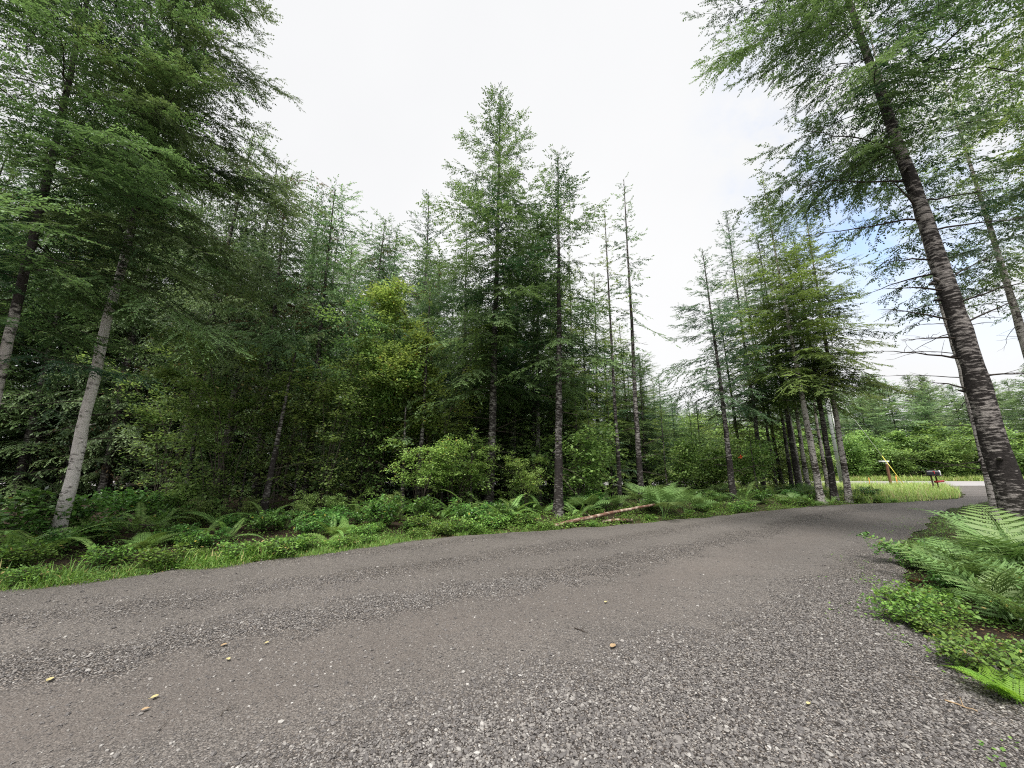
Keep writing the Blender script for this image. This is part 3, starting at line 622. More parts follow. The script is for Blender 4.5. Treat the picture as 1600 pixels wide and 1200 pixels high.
def put_kind(kind, label, x, y, H, rng, group, name='hemlock_tree', wide=1.0):
    H0, tm, cm = K[kind]; s = H/H0; e = tree_empty(name, label, x, y, group)
    e.rotation_euler = (R(rng.normal(0, 1.2)), R(rng.normal(0, 1.2)), rng.uniform(0, 6.28)); w = s**.5*wide
    e.scale = (w, w, s); new('trunk', tm, e); new('crown', cm, e); return e
rg = np.random.default_rng(2024)
named = [  # kind, px, depth, skyline px row, name, label
 ('cedar_a', 262, 13.6, 190, 'cedar_tree', 'drooping cedar right of the pale trunk, highest of the left cedars'),
 ('cedar_b', 395, 13.5, 285, 'cedar_tree', 'shaggy cedar whose top meets the sky left of the open gap'),
 ('cedar_a', 335, 14.2, 250, 'cedar_tree', 'dense cedar between the highest left cedar and the shaggy one'),
 ('cedar_b', 475, 13.6, 298, 'cedar_tree', 'feathery cedar with bleached hanging sprays, left of the spiky spruce'),
 ('cedar_a', 545, 15.5, 335, 'cedar_tree', 'lower bushy cedar in the dip of the left skyline'),
 ('hem_c', 655, 19.0, 300, 'spruce_tree', 'spiky blue-green spruce tip behind the yellow-green tree'),
 ('hem_a', 160, 17.5, 60, 'hemlock_tree', 'dark hemlock filling the space between the two pale left trunks'),
 ('hem_a', 30, 17.0, 20, 'hemlock_tree', 'shadowy hemlock behind the leftmost pale trunk'),
 ('cedar_a', 90, 18.0, 120, 'cedar_tree', 'dim cedar deep behind the leftmost pale trunk'),
 ('hem_c', 720, 17.5, 355, 'hemlock_tree', 'hemlock with soft boughs left of the tallest pointed one'),
 ('hem_a', 842, 17.0, 330, 'hemlock_tree', 'hemlock filling between the tallest pointed one and the blotched trunk'),
 ('hem_b', 905, 19.0, 400, 'hemlock_tree', 'yellow-green hemlock between the blotched trunk and the spindly one'),
 ('hem_b', 935, 22.0, 430, 'hemlock_tree', 'light green hemlock behind the spindly one'),
 ('hem_b', 990, 23.0, 505, 'hemlock_tree', 'low light green hemlock behind the tall sparse one'),
 ('hem_c', 1040, 27.0, 590, 'hemlock_tree', 'short blue-green hemlock below the gap of open sky'),
 ('hem_b', 1165, 24.0, 470, 'hemlock_tree', 'leafy green hemlock right of the leaning one by the ribbon'),
 ('hem_b', 1225, 25.0, 440, 'hemlock_tree', 'bright green hemlock behind the thin pair in the wood'),
 ('hem_a', 1250, 21.0, 370, 'hemlock_tree', 'dense green hemlock crown over the leftmost stout trunk'),
]
for kind, px, d, top, nm, lb in named:
    x, y = ground_at(px, d); put_kind(kind, lb, x, y, height_px(top, d), rg, None, nm)
# deeper wood: heights follow the skyline the photo shows
sky_px = [(-400, 150), (0, 130), (300, 270), (420, 310), (540, 345), (650, 360), (760, 400), (880, 430), (940, 470), (1000, 530), (1045, 600), (1085, 625), (1130, 560), (1180, 520), (1260, 560), (1330, 620)]
def sky_h(px, d): return height_px(np.interp(px, [a for a, _ in sky_px], [b for _, b in sky_px])+12, d)
pts = []
def far_enough(x, y, m): return all((x-a)**2+(y-b)**2 > m*m for a, b in pts)
r = np.random.default_rng(8)
for _ in range(9000):
    y = r.uniform(13.5, 32); x = r.uniform(-34, 17)
    if x < -22: y = r.uniform(10.5, 30)
    if y < 16.0+max(0, (x+2))*.5 or (-17 < x < -6 and y < 19): continue
    if x > 13.5-(y-20)*.1: continue
    px = 800+FPX*x/(y*1.0)*1.0
    if px < -500: continue
    if not far_enough(x, y, 2.3 if y < 22 else 2.7): continue
    if road_d(x, y)[0] < 4.2: continue
    pts.append((x, y)); d = y
    H = sky_h(px, d)*r.uniform(.78, 1.0)
    kinds = ['lo_a', 'lo_c', 'lo_b'] if px < 700 else ['lo_a', 'hem_b', 'lo_b']
    kd = kinds[r.integers(0, 3)]; H = min(max(H, 4), 19)
    side = 'left' if px < 760 else 'middle'
    put_kind(kd, 'dark conifer deep in the wood on the left' if px < 760 else 'green conifer deep in the wood beyond the middle trees', x, y, H, r, 'conifers deep in the left wood' if px < 760 else 'conifers deep in the middle wood', 'conifer_tree', wide=1.1)
    if len(pts) > 150: break
print('deep wood', len(pts))
# across the asphalt road
pts = []
far_px = [(-200, 560), (1000, 605), (1090, 632), (1200, 600), (1330, 585), (1400, 572), (1450, 590), (1520, 600), (1600, 575), (1900, 540)]
for _ in range(4000):
    y = r.uniform(49, 72); x = r.uniform(-30, 125)
    if not far_enough(x, y, 4.2): continue
    px = 800+FPX*x/y/1.0*.985
    if px > 1900: continue
    pts.append((x, y)); top = np.interp(px, [a for a, _ in far_px], [b for _, b in far_px])
    H = height_px(top+r.uniform(0, 34)*(1 if y < 60 else .4), y)
    put_kind(['far_a', 'far_b', 'far_a'][r.integers(0, 3)], 'conifer in the wood across the paved road', x, y, H, r, 'conifers across the paved road', 'conifer_tree', wide=1.25)
    if len(pts) > 110: break
print('far', len(pts))

# ------------------------------------------------------------------ broadleaf shrubs and small trees
def shrub_parts(seed, H, spread, stems, leaves, size, curve=.5, up=.6, bare=.15, clump=.16, r0=.02, tone=.5, layer=.0, toprich=1.0):
    r = np.random.default_rng(seed); mb = MB(); anch = []
    for k in range(stems):
        a = r.uniform(0, 6.28); h = H*r.uniform(.55, 1.0); sp = spread*r.uniform(.3, 1.0); n = 12; u = np.linspace(0, 1, n)
        rad = sp*u**(1+curve); z = h*np.sin(u*np.pi/2*(1-.25*curve*r.random()))
        P = np.stack([rad*math.cos(a), rad*math.sin(a), z], 1)+np.cumsum(r.normal(0, .02*H/4, (n, 3)), axis=0)*u[:, None]; P[:, :2] += r.normal(0, .07*spread, 2)
        P[0, 2] = -.05
        mb.tube(P, np.linspace(r0, r0*.2, n)*r.uniform(.7, 1.1), n=5)
        for _ in range(int(9+H*2)):
            i = r.integers(max(1, int(n*bare)), n-1); L = spread*r.uniform(.18, .5)*(1.15-.5*i/n); aa = a+r.normal(0, 1.3)
            g = np.array([math.cos(aa), math.sin(aa), r.uniform(-.25, up)]); m = 5; q = P[i]+np.linspace(0, L, m)[:, None]*g; q[:, 2] -= .25*L*np.linspace(0, 1, m)**2; q[1:] += r.normal(0, .02, (m-1, 3))
            mb.tube(q, np.linspace(r0*.35, .002, m), n=3, cap=False)
            for s in np.linspace(.2, 1, 7): anch.append((P[i]+(q[-1]-P[i])*s, g, L))
    A = np.array([a[0] for a in anch]); Gd = np.array([a[1] for a in anch])
    w = np.clip(A[:, 2]/H, .05, 1)**toprich*(r.random(len(A)) < .30)*(.3+r.random(len(A))); idx = r.choice(len(A), leaves, p=w/w.sum()); cl = np.clip(r.normal(tone, .20, len(A)), 0, 1)
    b = A[idx]+r.normal(0, clump, (leaves, 3))*np.array([1, 1, .5])
    d = Gd[idx]*.5+r.normal(0, .8, (leaves, 3))*np.array([1, 1, .45]); d[:, 2] -= .15
    nn = np.array([0, 0, 1.])+r.normal(0, .38, (leaves, 3)); l = size*r.uniform(.6, 1.35, leaves)
    q = blades(b, d, l, l*r.uniform(.55, .8, leaves), nn, .48)
    tn = np.clip(cl[idx]+r.normal(0, .16, leaves), .06, 1); tn[r.random(leaves) < .015] = .01
    return mb, q, tn
def shrub_kind(leaf, twig, *a, **k):
    mb, q, tn = shrub_parts(*a, **k); return mb.mesh('stem', M[twig], smooth=True), quads_mesh('foliage', q, tn, [M[leaf]])
S = {}
S['maple_a'] = shrub_kind('maple', 'twigpale', 201, 6.5, 2.4, 9, 10500, .095, bare=.12, toprich=.8)
S['maple_b'] = shrub_kind('maple', 'twigpale', 202, 5.5, 2.2, 10, 9500, .09, bare=.1, toprich=1.0)
S['alder_a'] = shrub_kind('alder', 'twigpale', 203, 11, 2.9, 7, 26000, .105, curve=.9, bare=.25, r0=.045, clump=.22, toprich=.6)
S['huckle'] = shrub_kind('alder', 'twig', 204, 2.2, 1.1, 10, 5200, .05, bare=.45, clump=.08, r0=.010)
S['bush_a'] = shrub_kind('shrub', 'twigpale', 205, 5.5, 3.2, 14, 13000, .20, bare=.02, clump=.3, r0=.03, toprich=.3)
S['bush_b'] = shrub_kind('shrub', 'twigpale', 206, 4.2, 3.0, 14, 12000, .16, bare=.02, clump=.3, r0=.03, toprich=.3)
S['brush'] = shrub_kind('shrub', 'twigpale', 207, 2.4, 1.5, 14, 4600, .10, bare=.03, clump=.14, r0=.012, toprich=.4)
S['salal_a'] = shrub_kind('salal', 'twig', 208, .75, .65, 14, 1500, .075, bare=.05, clump=.07, r0=.006)
S['salal_b'] = shrub_kind('salal', 'twig', 209, .55, .7, 14, 1300, .065, bare=.05, clump=.07, r0=.006)
S['weed'] = shrub_kind('clover', 'twig', 210, .32, .42, 12, 900, .045, bare=.0, clump=.05, r0=.004)
def put_shrub(kind, label, x, y, s, rng, group=None, name='shrub', cat='shrub', z=0):
    st, fo = S[kind]; e = new(name, None, loc=(x, y, gz(x, y)+z), rz=rng.uniform(0, 6.28), sc=(s, s, s*rng.uniform(.9, 1.1))); e.empty_display_size = .2
    tag(e, label, cat, group); new('stem', st, e); new('foliage', fo, e); return e
def pxs(px, d): return ground_at(px, d)
r = np.random.default_rng(31)
for kind, px, d, s, nm, cat, lb in [
  ('alder_a', 668, 14.0, .88, 'alder_tree', 'tree', 'yellow-green leafy tree between the left cedars and the tallest hemlock'),
  ('alder_a', 590, 14.8, .88, 'alder_tree', 'tree', 'pale green leafy tree left of the yellow-green one'),
  ('maple_a', 330, 11.6, .95, 'vine_maple', 'shrub', 'vine maple with small round leaves under the dense left cedars'),
  ('maple_b', 430, 12.2, 1.05, 'vine_maple', 'shrub', 'vine maple arching over a pale crooked trunk'),
  ('maple_a', 505, 12.4, .95, 'vine_maple', 'shrub', 'vine maple with many bare stems left of the black hollow'),
  ('maple_b', 560, 13.6, 1.1, 'vine_maple', 'shrub', 'vine maple above the black hollow in the middle left'),
  ('maple_b', 245, 12.8, 1.0, 'vine_maple', 'shrub', 'shaded vine maple right of the pale leaning trunk'),
  ('huckle', 655, 11.9, 1.25, 'huckleberry_bush', 'shrub', 'bright yellow-green huckleberry bush at the right edge of the black hollow'),
  ('huckle', 708, 12.4, 1.2, 'huckleberry_bush', 'shrub', 'huckleberry bush close left of the tallest hemlock trunk'),
  ('huckle', 820, 12.6, .85, 'huckleberry_bush', 'shrub', 'small hanging light green bush right of the tallest hemlock trunk'),
  ('brush', 725, 13.6, 1.1, 'leafy_bush', 'shrub', 'broadleaved bush behind the huckleberry bushes'),
  ('brush', 900, 13.6, 1.2, 'leafy_bush', 'shrub', 'grey-green leafy bush right of the blotched trunk'),
  ('brush', 1060, 19.5, 1.2, 'leafy_bush', 'shrub', 'leafy bush beyond the large pale bracken clump'),
  ('brush', 1110, 21.5, 1.4, 'leafy_bush', 'shrub', 'yellow-green bush left of the leaning hemlock'),
  ('brush', 1172, 21.0, 1.2, 'leafy_bush', 'shrub', 'green bush carrying the orange ribbon'),
  ('bush_b', 1095, 27.0, .9, 'leafy_bush', 'shrub', 'taller pale bush below the gap of open sky'),
  ('brush', 1215, 26.0, 1.3, 'leafy_bush', 'shrub', 'bush among the thin trunks in the wood'),
  ('brush', 1255, 28.0, 1.3, 'leafy_bush', 'shrub', 'sunlit bush seen between the trunks at the road bend')]:
    x, y = pxs(px, d); put_shrub(kind, lb, x, y, s, r, None, nm, cat)
for k in range(22):      # undergrowth at the back of the wood, in front of the paved road
    put_shrub(['bush_a', 'bush_b'][k % 2], 'leafy bush at the back of the wood', -46+k*2.8+r.uniform(-.8, .8), 31.6+r.uniform(-.8, .8), r.uniform(.6, .8), r, 'bushes at the back of the wood', 'leafy_bush')
# crooked pale trunks in the shaded left wood
for k, (px, d, top, r0, lb) in enumerate([(408, 11.3, 560, .085, 'crooked pale mossy trunk standing under the vine maples at left'), (285, 11.7, 600, .07, 'short crooked trunk with a light green sprig left of the mossy one'), (652, 13.0, 470, .075, 'flecked thin trunk above the huckleberry bush'), (628, 12.4, 650, .05, 'low dark sapling stem at the right rim of the black hollow')]):
    x, y = ground_at(px, d); H = height_px(top, d)
    e = tree_empty('sapling_tree', lb, x, y)
    new('trunk', trunk_mesh(300+k, H+.2, r0, 'bark_dark', lean=((.35, 0), (-.2, .1), (.05, 0), (-.1, 0))[k], n=8, knobs=5, top=.02), e)
    new('crown', crown_mesh('cedar' if k % 2 else 'hemlock_y', 310+k, H+.3, H*.6, 1.1, 4, 'thin', 'mid', lean=(.3 if k == 0 else 0, 0)), e)
    for j in range(5): new('dead_branch', dead_branch(3300+k*9+j, np.array([0, 0, r.uniform(.8, H*.8)]), r.uniform(0, 6.28), r.uniform(.5, 1.5), el=r.uniform(-5, 40), r0=.009, m='twigpale'), e)
# small conifer saplings
for k, (px, d, h, lb) in enumerate([(655, 14.2, 6.4, 'young hemlock with a bowed pale tip in front of the yellow-green tree'), (905, 17.5, 5.0, 'feathery young hemlock left of the spindly pole'), (1045, 18.5, 4.2, 'young hemlock behind the large pale bracken clump'), (925, 15.5, 4.4, 'young yellow-green hemlock behind the fallen log'), (1090, 24, 5.5, 'young hemlock left of the leaning trunk by the ribbon'), (1185, 19.8, 3.4, 'low spreading young hemlock right of the ribbon'), (805, 15.5, 4.0, 'young hemlock beside the dark straight trunk'), (958, 18.5, 5.2, 'young light green hemlock between the spindly pole and the tall sparse one'),
 (318, 12.2, 3.0, 'young hemlock under the vine maples right of the short crooked trunk'), (372, 11.9, 2.3, 'small young hemlock left of the mossy crooked trunk'), (455, 12.0, 3.2, 'young hemlock right of the mossy crooked trunk'), (505, 12.6, 2.6, 'drooping young hemlock left of the black hollow'), (560, 13.4, 3.6, 'young hemlock at the back of the black hollow'), (690, 13.4, 3.4, 'young hemlock between the two huckleberry bushes'), (735, 12.8, 2.8, 'young hemlock touching the tallest hemlock trunk on its left'), (845, 14.0, 3.2, 'young hemlock left of the blotched trunk')]):
    x, y = ground_at(px, d); e = tree_empty('young_hemlock', lb, x, y)
    new('trunk', trunk_mesh(400+k, h, .045, 'bark_dark', n=6, top=.006), e)
    new('crown', crown_mesh('hemlock_y' if k else 'hemlock_b', 410+k, h, .4, 1.5, 9, 'hemlock', 'mid', el=(-10, 40), flat=.8), e)
# shrubs across the paved road
cnt = 0
for k in range(46):
    x = -6+k*2.4+r.uniform(-1, 1); y = 47.8+r.uniform(0, 1.6)
    put_shrub(['bush_a', 'bush_b'][k % 2], 'rounded leafy bush along the far side of the paved road', x, y, r.uniform(.95, 1.5), r, 'bushes along the far side of the paved road', 'roadside_bush')

# ------------------------------------------------------------------ ferns
def frond(rng, L, pairs, pl, bip=True, arch=.5, el=55, w=.2, stem=.2, tone=.6):
    """one frond along +X : pinnae in pairs, each optionally cut into pinnules"""
    n = 26; s = np.linspace(0, 1, n); e0 = R(el); ang = e0-(e0+R(25)*arch*2)*s**1.2
    P = np.zeros((n, 3)); st = L/(n-1)
    for i in range(1, n): P[i] = P[i-1]+st*np.array([math.cos(ang[i-1]), 0, math.sin(ang[i-1])])
    def at(u): return np.stack([np.interp(u, s, P[:, k]) for k in range(3)], -1)
    Q = []; T = []
    for i in range(pairs):
        u = stem+(1-stem)*(i/pairs)**.95; f = (u-stem)/(1-stem); base = at(u); fw = at(min(1, u+.02))-at(u-.02); fw /= np.linalg.norm(fw)
        ln = pl*((1-f)**.85 if bip else (min(1, .55+f*2.2)*(1-f)**.6+.02))*rng.uniform(.88, 1.08)
        if ln < .012: continue
        for sd in (-1, 1):
            lat = np.array([0, sd, 0.]); d = lat*math.cos(.38)+fw*math.sin(.38); nrm = np.cross(fw, lat)*sd; nrm = nrm/np.linalg.norm(nrm)
            if nrm[2] < 0: nrm = -nrm
            if bip and ln > .05:
                m = max(4, int(ln/.019)); t = np.linspace(.06, .97, m); bb = base+t[:, None]*ln*d; bb[:, 2] -= .18*ln*t**2
                l2 = ln*.13*(1-t)**.8+.007; l2 = np.minimum(l2, .05)
                for s2 in (-1, 1):
                    dd = np.tile(d*.42+s2*fw*.9, (m, 1))+rng.normal(0, .06, (m, 3)); Q.append(blades(bb, dd, l2, np.full(m, max(.009, ln/m*.95)), np.tile(nrm, (m, 1))+rng.normal(0, .15, (m, 3)))); T.append(np.clip(rng.normal(tone, .12, m), .06, 1))
                ax_ = blades(bb[:1], d[None], np.array([ln]), np.array([max(.016, ln*.15)]), nrm[None]); Q.append(ax_); T.append(np.array([tone]))
            else:
                d = d+np.array([0, 0, -.12]); Q.append(blades(base[None], d[None], np.array([ln]), np.array([max(.012, min(.028, L*.026))*w/.2]), nrm[None]+rng.normal(0, .12, (1, 3)), .3)); T.append(np.clip(rng.normal(tone, .12, 1), .06, 1))
    V, TQ, _ = tube(P, np.linspace(.0045, .0012, n)*(1.3 if bip else 1), 3, cap=False)
    Q.append(V[TQ]); T.append(np.full(len(TQ), .35))
    return np.concatenate(Q), np.concatenate(T)
FR = {}
rf = np.random.default_rng(55)
FR['bracken'] = [quads_mesh('frond', *frond(rf, rf.uniform(.8, 1.15), 10, .36, True, .35, 66, stem=.40, tone=.6), [M['bracken']]) for _ in range(6)]
FR['low'] = [quads_mesh('frond', *frond(rf, rf.uniform(.65, .95), 12, .25, True, .45, 52, stem=.16, tone=.6), [M['bracken']]) for _ in range(5)]
FR['lime'] = [quads_mesh('frond', *frond(rf, rf.uniform(.4, .55), 18, .13, True, .35, 42, stem=.12, tone=.6), [M['limefern']]) for _ in range(3)]
FR['sword'] = [quads_mesh('frond', *frond(rf, rf.uniform(.75, 1.1), 30, .115, False, .6, 60, stem=.1, tone=.5), [M['ffern']]) for _ in range(5)]
FR['lady'] = [quads_mesh('frond', *frond(rf, rf.uniform(.6, .85), 16, .19, True, .5, 48, stem=.15, tone=.6), [M['ffern']]) for _ in range(4)]
FR['red'] = [quads_mesh('frond', *frond(rf, .3, 12, .09, True, .5, 20, stem=.1, tone=.5), [M['redfern']])]
def put_fern(kind, label, x, y, n, s, rng, group=None, name='fern', dirs=None, tilt=0, z=0, el=0):
    e = new(name, None, loc=(x, y, gz(x, y)+z), sc=s); e.empty_display_size = .2; tag(e, label, 'fern', group)
    for k in range(n):
        a = (k/n*6.283+rng.normal(0, .3)) if dirs is None else R(dirs[k % len(dirs)]+rng.normal(0, 8))
        o = new('frond', FR[kind][rng.integers(0, len(FR[kind]))], e, rz=a, sc=rng.uniform(.75, 1.12))
        o.rotation_euler = (rng.normal(0, .25), rng.normal(-tilt, .20), a); o.location = (rng.normal(0, .03), rng.normal(0, .03), 0)
    return e
r = np.random.default_rng(91)
# bracken at the foot of the big right-hand tree
for x, y, n, s, lb in [
  (7.3, 6.0, 6, 1.15, 'tall bracken in front of the big right-hand trunk, its fronds reaching over the gravel'),
  (7.9, 6.4, 5, 1.05, 'bracken clump whose topmost fronds overlap the road end by the mailboxes'),
  (6.7, 5.3, 6, 1.34, 'bracken with pale fronds nearest the gravel at right'),
  (7.6, 5.4, 7, 1.40, 'bracken at the right picture edge below the thick trunk'),
  (6.6, 4.5, 5, 1.28, 'bracken with one long bare stalk at the right picture edge'),
  (8.3, 5.9, 5, 1.05, 'bracken crowding against the base of the thick trunk'),
  (6.2, 5.9, 4, .95, 'low bracken spreading toward the road under the tall clump')]:
    put_fern('bracken', lb, x, y, n, s, r, name='bracken_fern', tilt=.12)
for x, y, n, s, lb in [(5.95, 5.45, 6, .95, 'low arching bracken at the gravel edge in front of the tall clump'), (6.25, 5.0, 6, 1.0, 'arching bracken over the dark soil below the tall clump'), (6.75, 4.95, 6, 1.05, 'arching bracken half cut by the right picture edge'), (6.5, 5.75, 6, 1.1, 'arching bracken in the middle of the right-hand fern bank'), (7.1, 5.2, 6, 1.05, 'shaded bracken below the thick trunk at the right picture edge'), (5.15, 4.25, 6, .75, 'low bracken over the dark soil above the lime-green fern'), (5.5, 4.75, 6, .85, 'dense bracken in the dark lower part of the fern bank'), (5.6, 3.9, 6, .85, 'low bracken cut by the right picture edge above the lime-green fern'), (5.9, 4.55, 4, .85, 'lowest bracken of the fern bank, one frond over the dark hollow')]:
    put_fern('low', lb, x, y, n+1, s*1.42, r, name='bracken_fern', tilt=.16)
put_fern('lime', 'small lime-green fern lowest at the right beside the gravel', *ground_px(1592, 1106), 7, .8, r, dirs=[120, 150, 175, 200, 95, 60, 20], tilt=.1, z=.05)
put_fern('red', 'rust-red dead fern frond lying by the right-hand weeds', *ground_px(1420, 905), 4, .8, r, name='dead_fern')
# ferns along the far verge (column, depth)
fl = [('lady', 225, 7.55, 8, .85, 'spreading pale green fern in the grass right of the pale trunk'), ('sword', 62, 7.0, 9, 1.2, 'yellow-green sword fern in front of the pale trunk'), ('sword', 12, 7.0, 8, 1.15, 'sword fern at the left picture edge'),
 ('sword', 150, 8.8, 9, 1.05, 'dark sword fern just right of the pale trunk'), ('sword', 215, 9.2, 8, 1.0, 'sword fern at the mouth of the dark opening'),
 ('sword', 345, 10.3, 8, .95, 'sword fern under the left vine maples'), ('sword', 415, 10.3, 8, .95, 'sword fern at the foot of the mossy crooked trunk'), ('sword', 445, 9.6, 7, .7, 'small sword fern right of the mossy crooked trunk'),
 ('lady', 515, 8.55, 7, .7, 'light green fern at the verge below the black hollow'), ('lady', 540, 9.1, 7, .75, 'second light green fern behind the one below the black hollow'), ('lady', 585, 10.2, 5, .6, 'small pale fern inside the black hollow'),
 ('lady', 655, 9.3, 4, .5, 'tiny pale fern on the brown bare soil'), ('lady', 697, 9.7, 4, .5, 'tiny pale fern right of the bare soil patch'),
 ('sword', 690, 11.6, 7, .9, 'sword fern left of the tallest hemlock base'), ('sword', 728, 11.2, 8, .95, 'sword fern leaning on the tallest hemlock base'), ('sword', 792, 10.9, 9, 1.05, 'large sword fern right of the tallest hemlock base'),
 ('sword', 845, 12.6, 8, 1.0, 'sword fern left of the blotched trunk'), ('sword', 905, 12.3, 7, .9, 'dark sword fern right of the blotched trunk'),
 ('bracken', 1038, 12.5, 8, 1.15, 'big pale bracken clump at the right end of the fallen log'), ('bracken', 1010, 13.6, 7, 1.1, 'bracken behind the right end of the fallen log'), ('bracken', 1070, 13.2, 8, 1.1, 'pale bracken right of the big clump by the log'), ('bracken', 1055, 14.6, 8, 1.15, 'bracken at the back of the big clump by the log'),
 ('bracken', 940, 13.2, 6, .8, 'bracken between the blotched trunk and the spindly pole'), ('bracken', 1090, 14.2, 7, .8, 'short bracken between the clump and the leaning hemlock'), ('bracken', 1115, 15.2, 6, .8, 'yellowish bracken left of the leaning hemlock base'),
 ('bracken', 1165, 15.6, 6, .75, 'bracken right of the leaning hemlock base'), ('sword', 1165, 18.6, 9, 1.2, 'mounded sword fern behind the leaning hemlock'), ('sword', 1205, 19.5, 9, 1.2, 'mounded sword fern left of the thin trunks'),
 ('bracken', 1235, 16.6, 6, .7, 'bracken on the verge left of the stout trunks'), ('bracken', 1265, 16.4, 6, .65, 'bracken at the foot of the leftmost stout trunk'), ('sword', 1300, 17.0, 6, .7, 'sword fern at the foot of the middle stout trunk'), ('sword', 1240, 18.8, 8, .9, 'sword fern shaded behind the leftmost stout trunk')]
for kd, px, d, n, s, lb in fl:
    x, y = ground_at(px, d); put_fern(kd, lb, x, y, n, s*1.22, r, name='bracken_fern' if kd == 'bracken' else ('sword_fern' if kd == 'sword' else 'lady_fern'))
x, y = ground_at(245, 8.6); put_fern('red', 'dark red dead fern on the duff right of the pale trunk', x, y, 5, 1.0, r, name='dead_fern', z=.15)
x, y = ground_at(268, 9.0); put_fern('red', 'brownish red dead fern under a bare twig in the dark opening', x, y, 5, 1.1, r, name='dead_fern', z=.1)
# more ferns deep in the bracken belt
k = 0
for _ in range(400):
    x = r.uniform(2, 18); y = r.uniform(12, 24)
    if road_d(x, y)[0] < 1.0 or road_d(x, y)[0] > 6: continue
    put_fern('bracken' if r.random() < .6 else 'sword', 'fern among the undergrowth beneath the middle trees', x, y, 6, r.uniform(.7, 1.15), r, 'ferns beneath the middle trees', 'fern'); k += 1
    if k > 34: break
k = 0
for _ in range(400):
    x = r.uniform(-11, 1); y = r.uniform(8, 15)
    if road_d(x, y)[0] < 1.0 or road_d(x, y)[0] > 4.5: continue
    put_fern('sword', 'shaded sword fern among the undergrowth at left', x, y, 7, r.uniform(.7, 1.1), r, 'shaded ferns at left', 'sword_fern'); k += 1
    if k > 22: break

# ------------------------------------------------------------------ low shrubs along the verge
def edge_pt(E, N, s, o):
    i = int(s*(len(E)-1)); return E[i]+N[i]*o
sU = np.array([np.argmin(np.hypot(UE[:, 0]-a, UE[:, 1]-b)) for a, b in ((-8.5, 4.6), (18.5, 18.3))])/(NST-1)
sN = np.array([np.argmin(np.hypot(NE_[:, 0]-a, NE_[:, 1]-b)) for a, b in ((2.4, 1.2), (14, 13))])/(NST-1)
for k in range(46):
    s = sU[0]+(sU[1]-sU[0])*(k+r.random())/46; p = edge_pt(UE, UN, s, r.uniform(.9, 3.6))
    put_shrub(['salal_a', 'salal_b'][k % 2], 'low glossy-leaved shrub on the bank under the trees', p[0], p[1], r.uniform(.45, 1.0), r, 'low glossy shrubs along the wooded bank', 'low_shrub')
for x, y, s, lb in [(5.8, 5.5, .5, 'low glossy shrub under the bracken nearest the gravel'), (6.2, 4.6, .55, 'glossy shrub beneath the right-hand bracken with pale leaf tops'), (5.4, 4.4, .45, 'small trailing shrub at the gravel edge below the bracken'), (6.9, 4.4, .6, 'shaded shrub at the right picture edge under the bracken'), (7.1, 5.6, .6, 'shrub hidden in the middle of the right-hand bracken'), (6.6, 6.6, .8, 'shrub behind the bracken beside the driveway'), (5.2, 3.7, .7, 'leafy trailing bramble at the right picture edge'), (4.5, 3.1, .55, 'sprawling bramble above the lime-green fern')]:
    put_shrub('salal_b' if s < .85 else 'salal_a', lb, x, y, s, r, None, 'low_shrub')
for k in range(30):
    q_ = r.random(); p = edge_pt(NE_, NN, sN[0]+(sN[1]-sN[0])*(k+r.random())/30*.8, -.35+1.3*q_)
    put_shrub('weed', 'small leafy weed on the gravel edge below the right-hand bracken', p[0], p[1], r.uniform(.35, .95), r, 'leafy weeds at the right gravel edge', 'weed', 'weed')
for k in range(60):
    p = edge_pt(UE, UN, sU[0]+(sU[1]-sU[0])*(k+r.random())/60, .15+1.6*r.random()**1.5)
    put_shrub('weed', 'small leafy weed on the far verge', p[0], p[1], r.uniform(.5, 1.3), r, 'leafy weeds on the far verge', 'weed', 'weed')
for px, d, sc_, kd, lb in [(262, 10.2, 1.1, 'salal_b', 'low shrub on the brown soil in the dark opening'), (230, 11.0, 1.2, 'salal_a', 'glossy shrub deepest in the dark opening'), (300, 10.4, .32, 'brush', 'knee-high leafy bush right of the dark opening'), (270, 11.4, .5, 'brush', 'waist-high leafy bush beside the short crooked trunk'), (325, 10.9, .34, 'brush', 'small bush between the short crooked trunk and the mossy one'), (375, 10.8, .32, 'brush', 'small bush left of the mossy crooked trunk'), (470, 10.6, .34, 'brush', 'small bush right of the mossy crooked trunk'), (520, 11.2, .3, 'brush', 'small bush at the left rim of the black hollow'), (610, 11.0, .3, 'brush', 'small bush at the right rim of the black hollow'), (190, 10.4, 1.2, 'salal_a', 'shaded shrub behind the pale trunk at the dark opening')]:
    x, y = ground_at(px, d); put_shrub(kd, lb, x, y, sc_, r, None, 'low_shrub')
x, y = ground_at(20, 7.7); put_shrub('salal_a', 'big glossy shrub at the left picture edge behind the ferns', x, y, 1.5, r, None, 'low_shrub')
x, y = ground_at(110, 8.9); put_shrub('salal_a', 'glossy shrub between the pale trunk and the dark opening', x, y, 1.2, r, None, 'low_shrub')
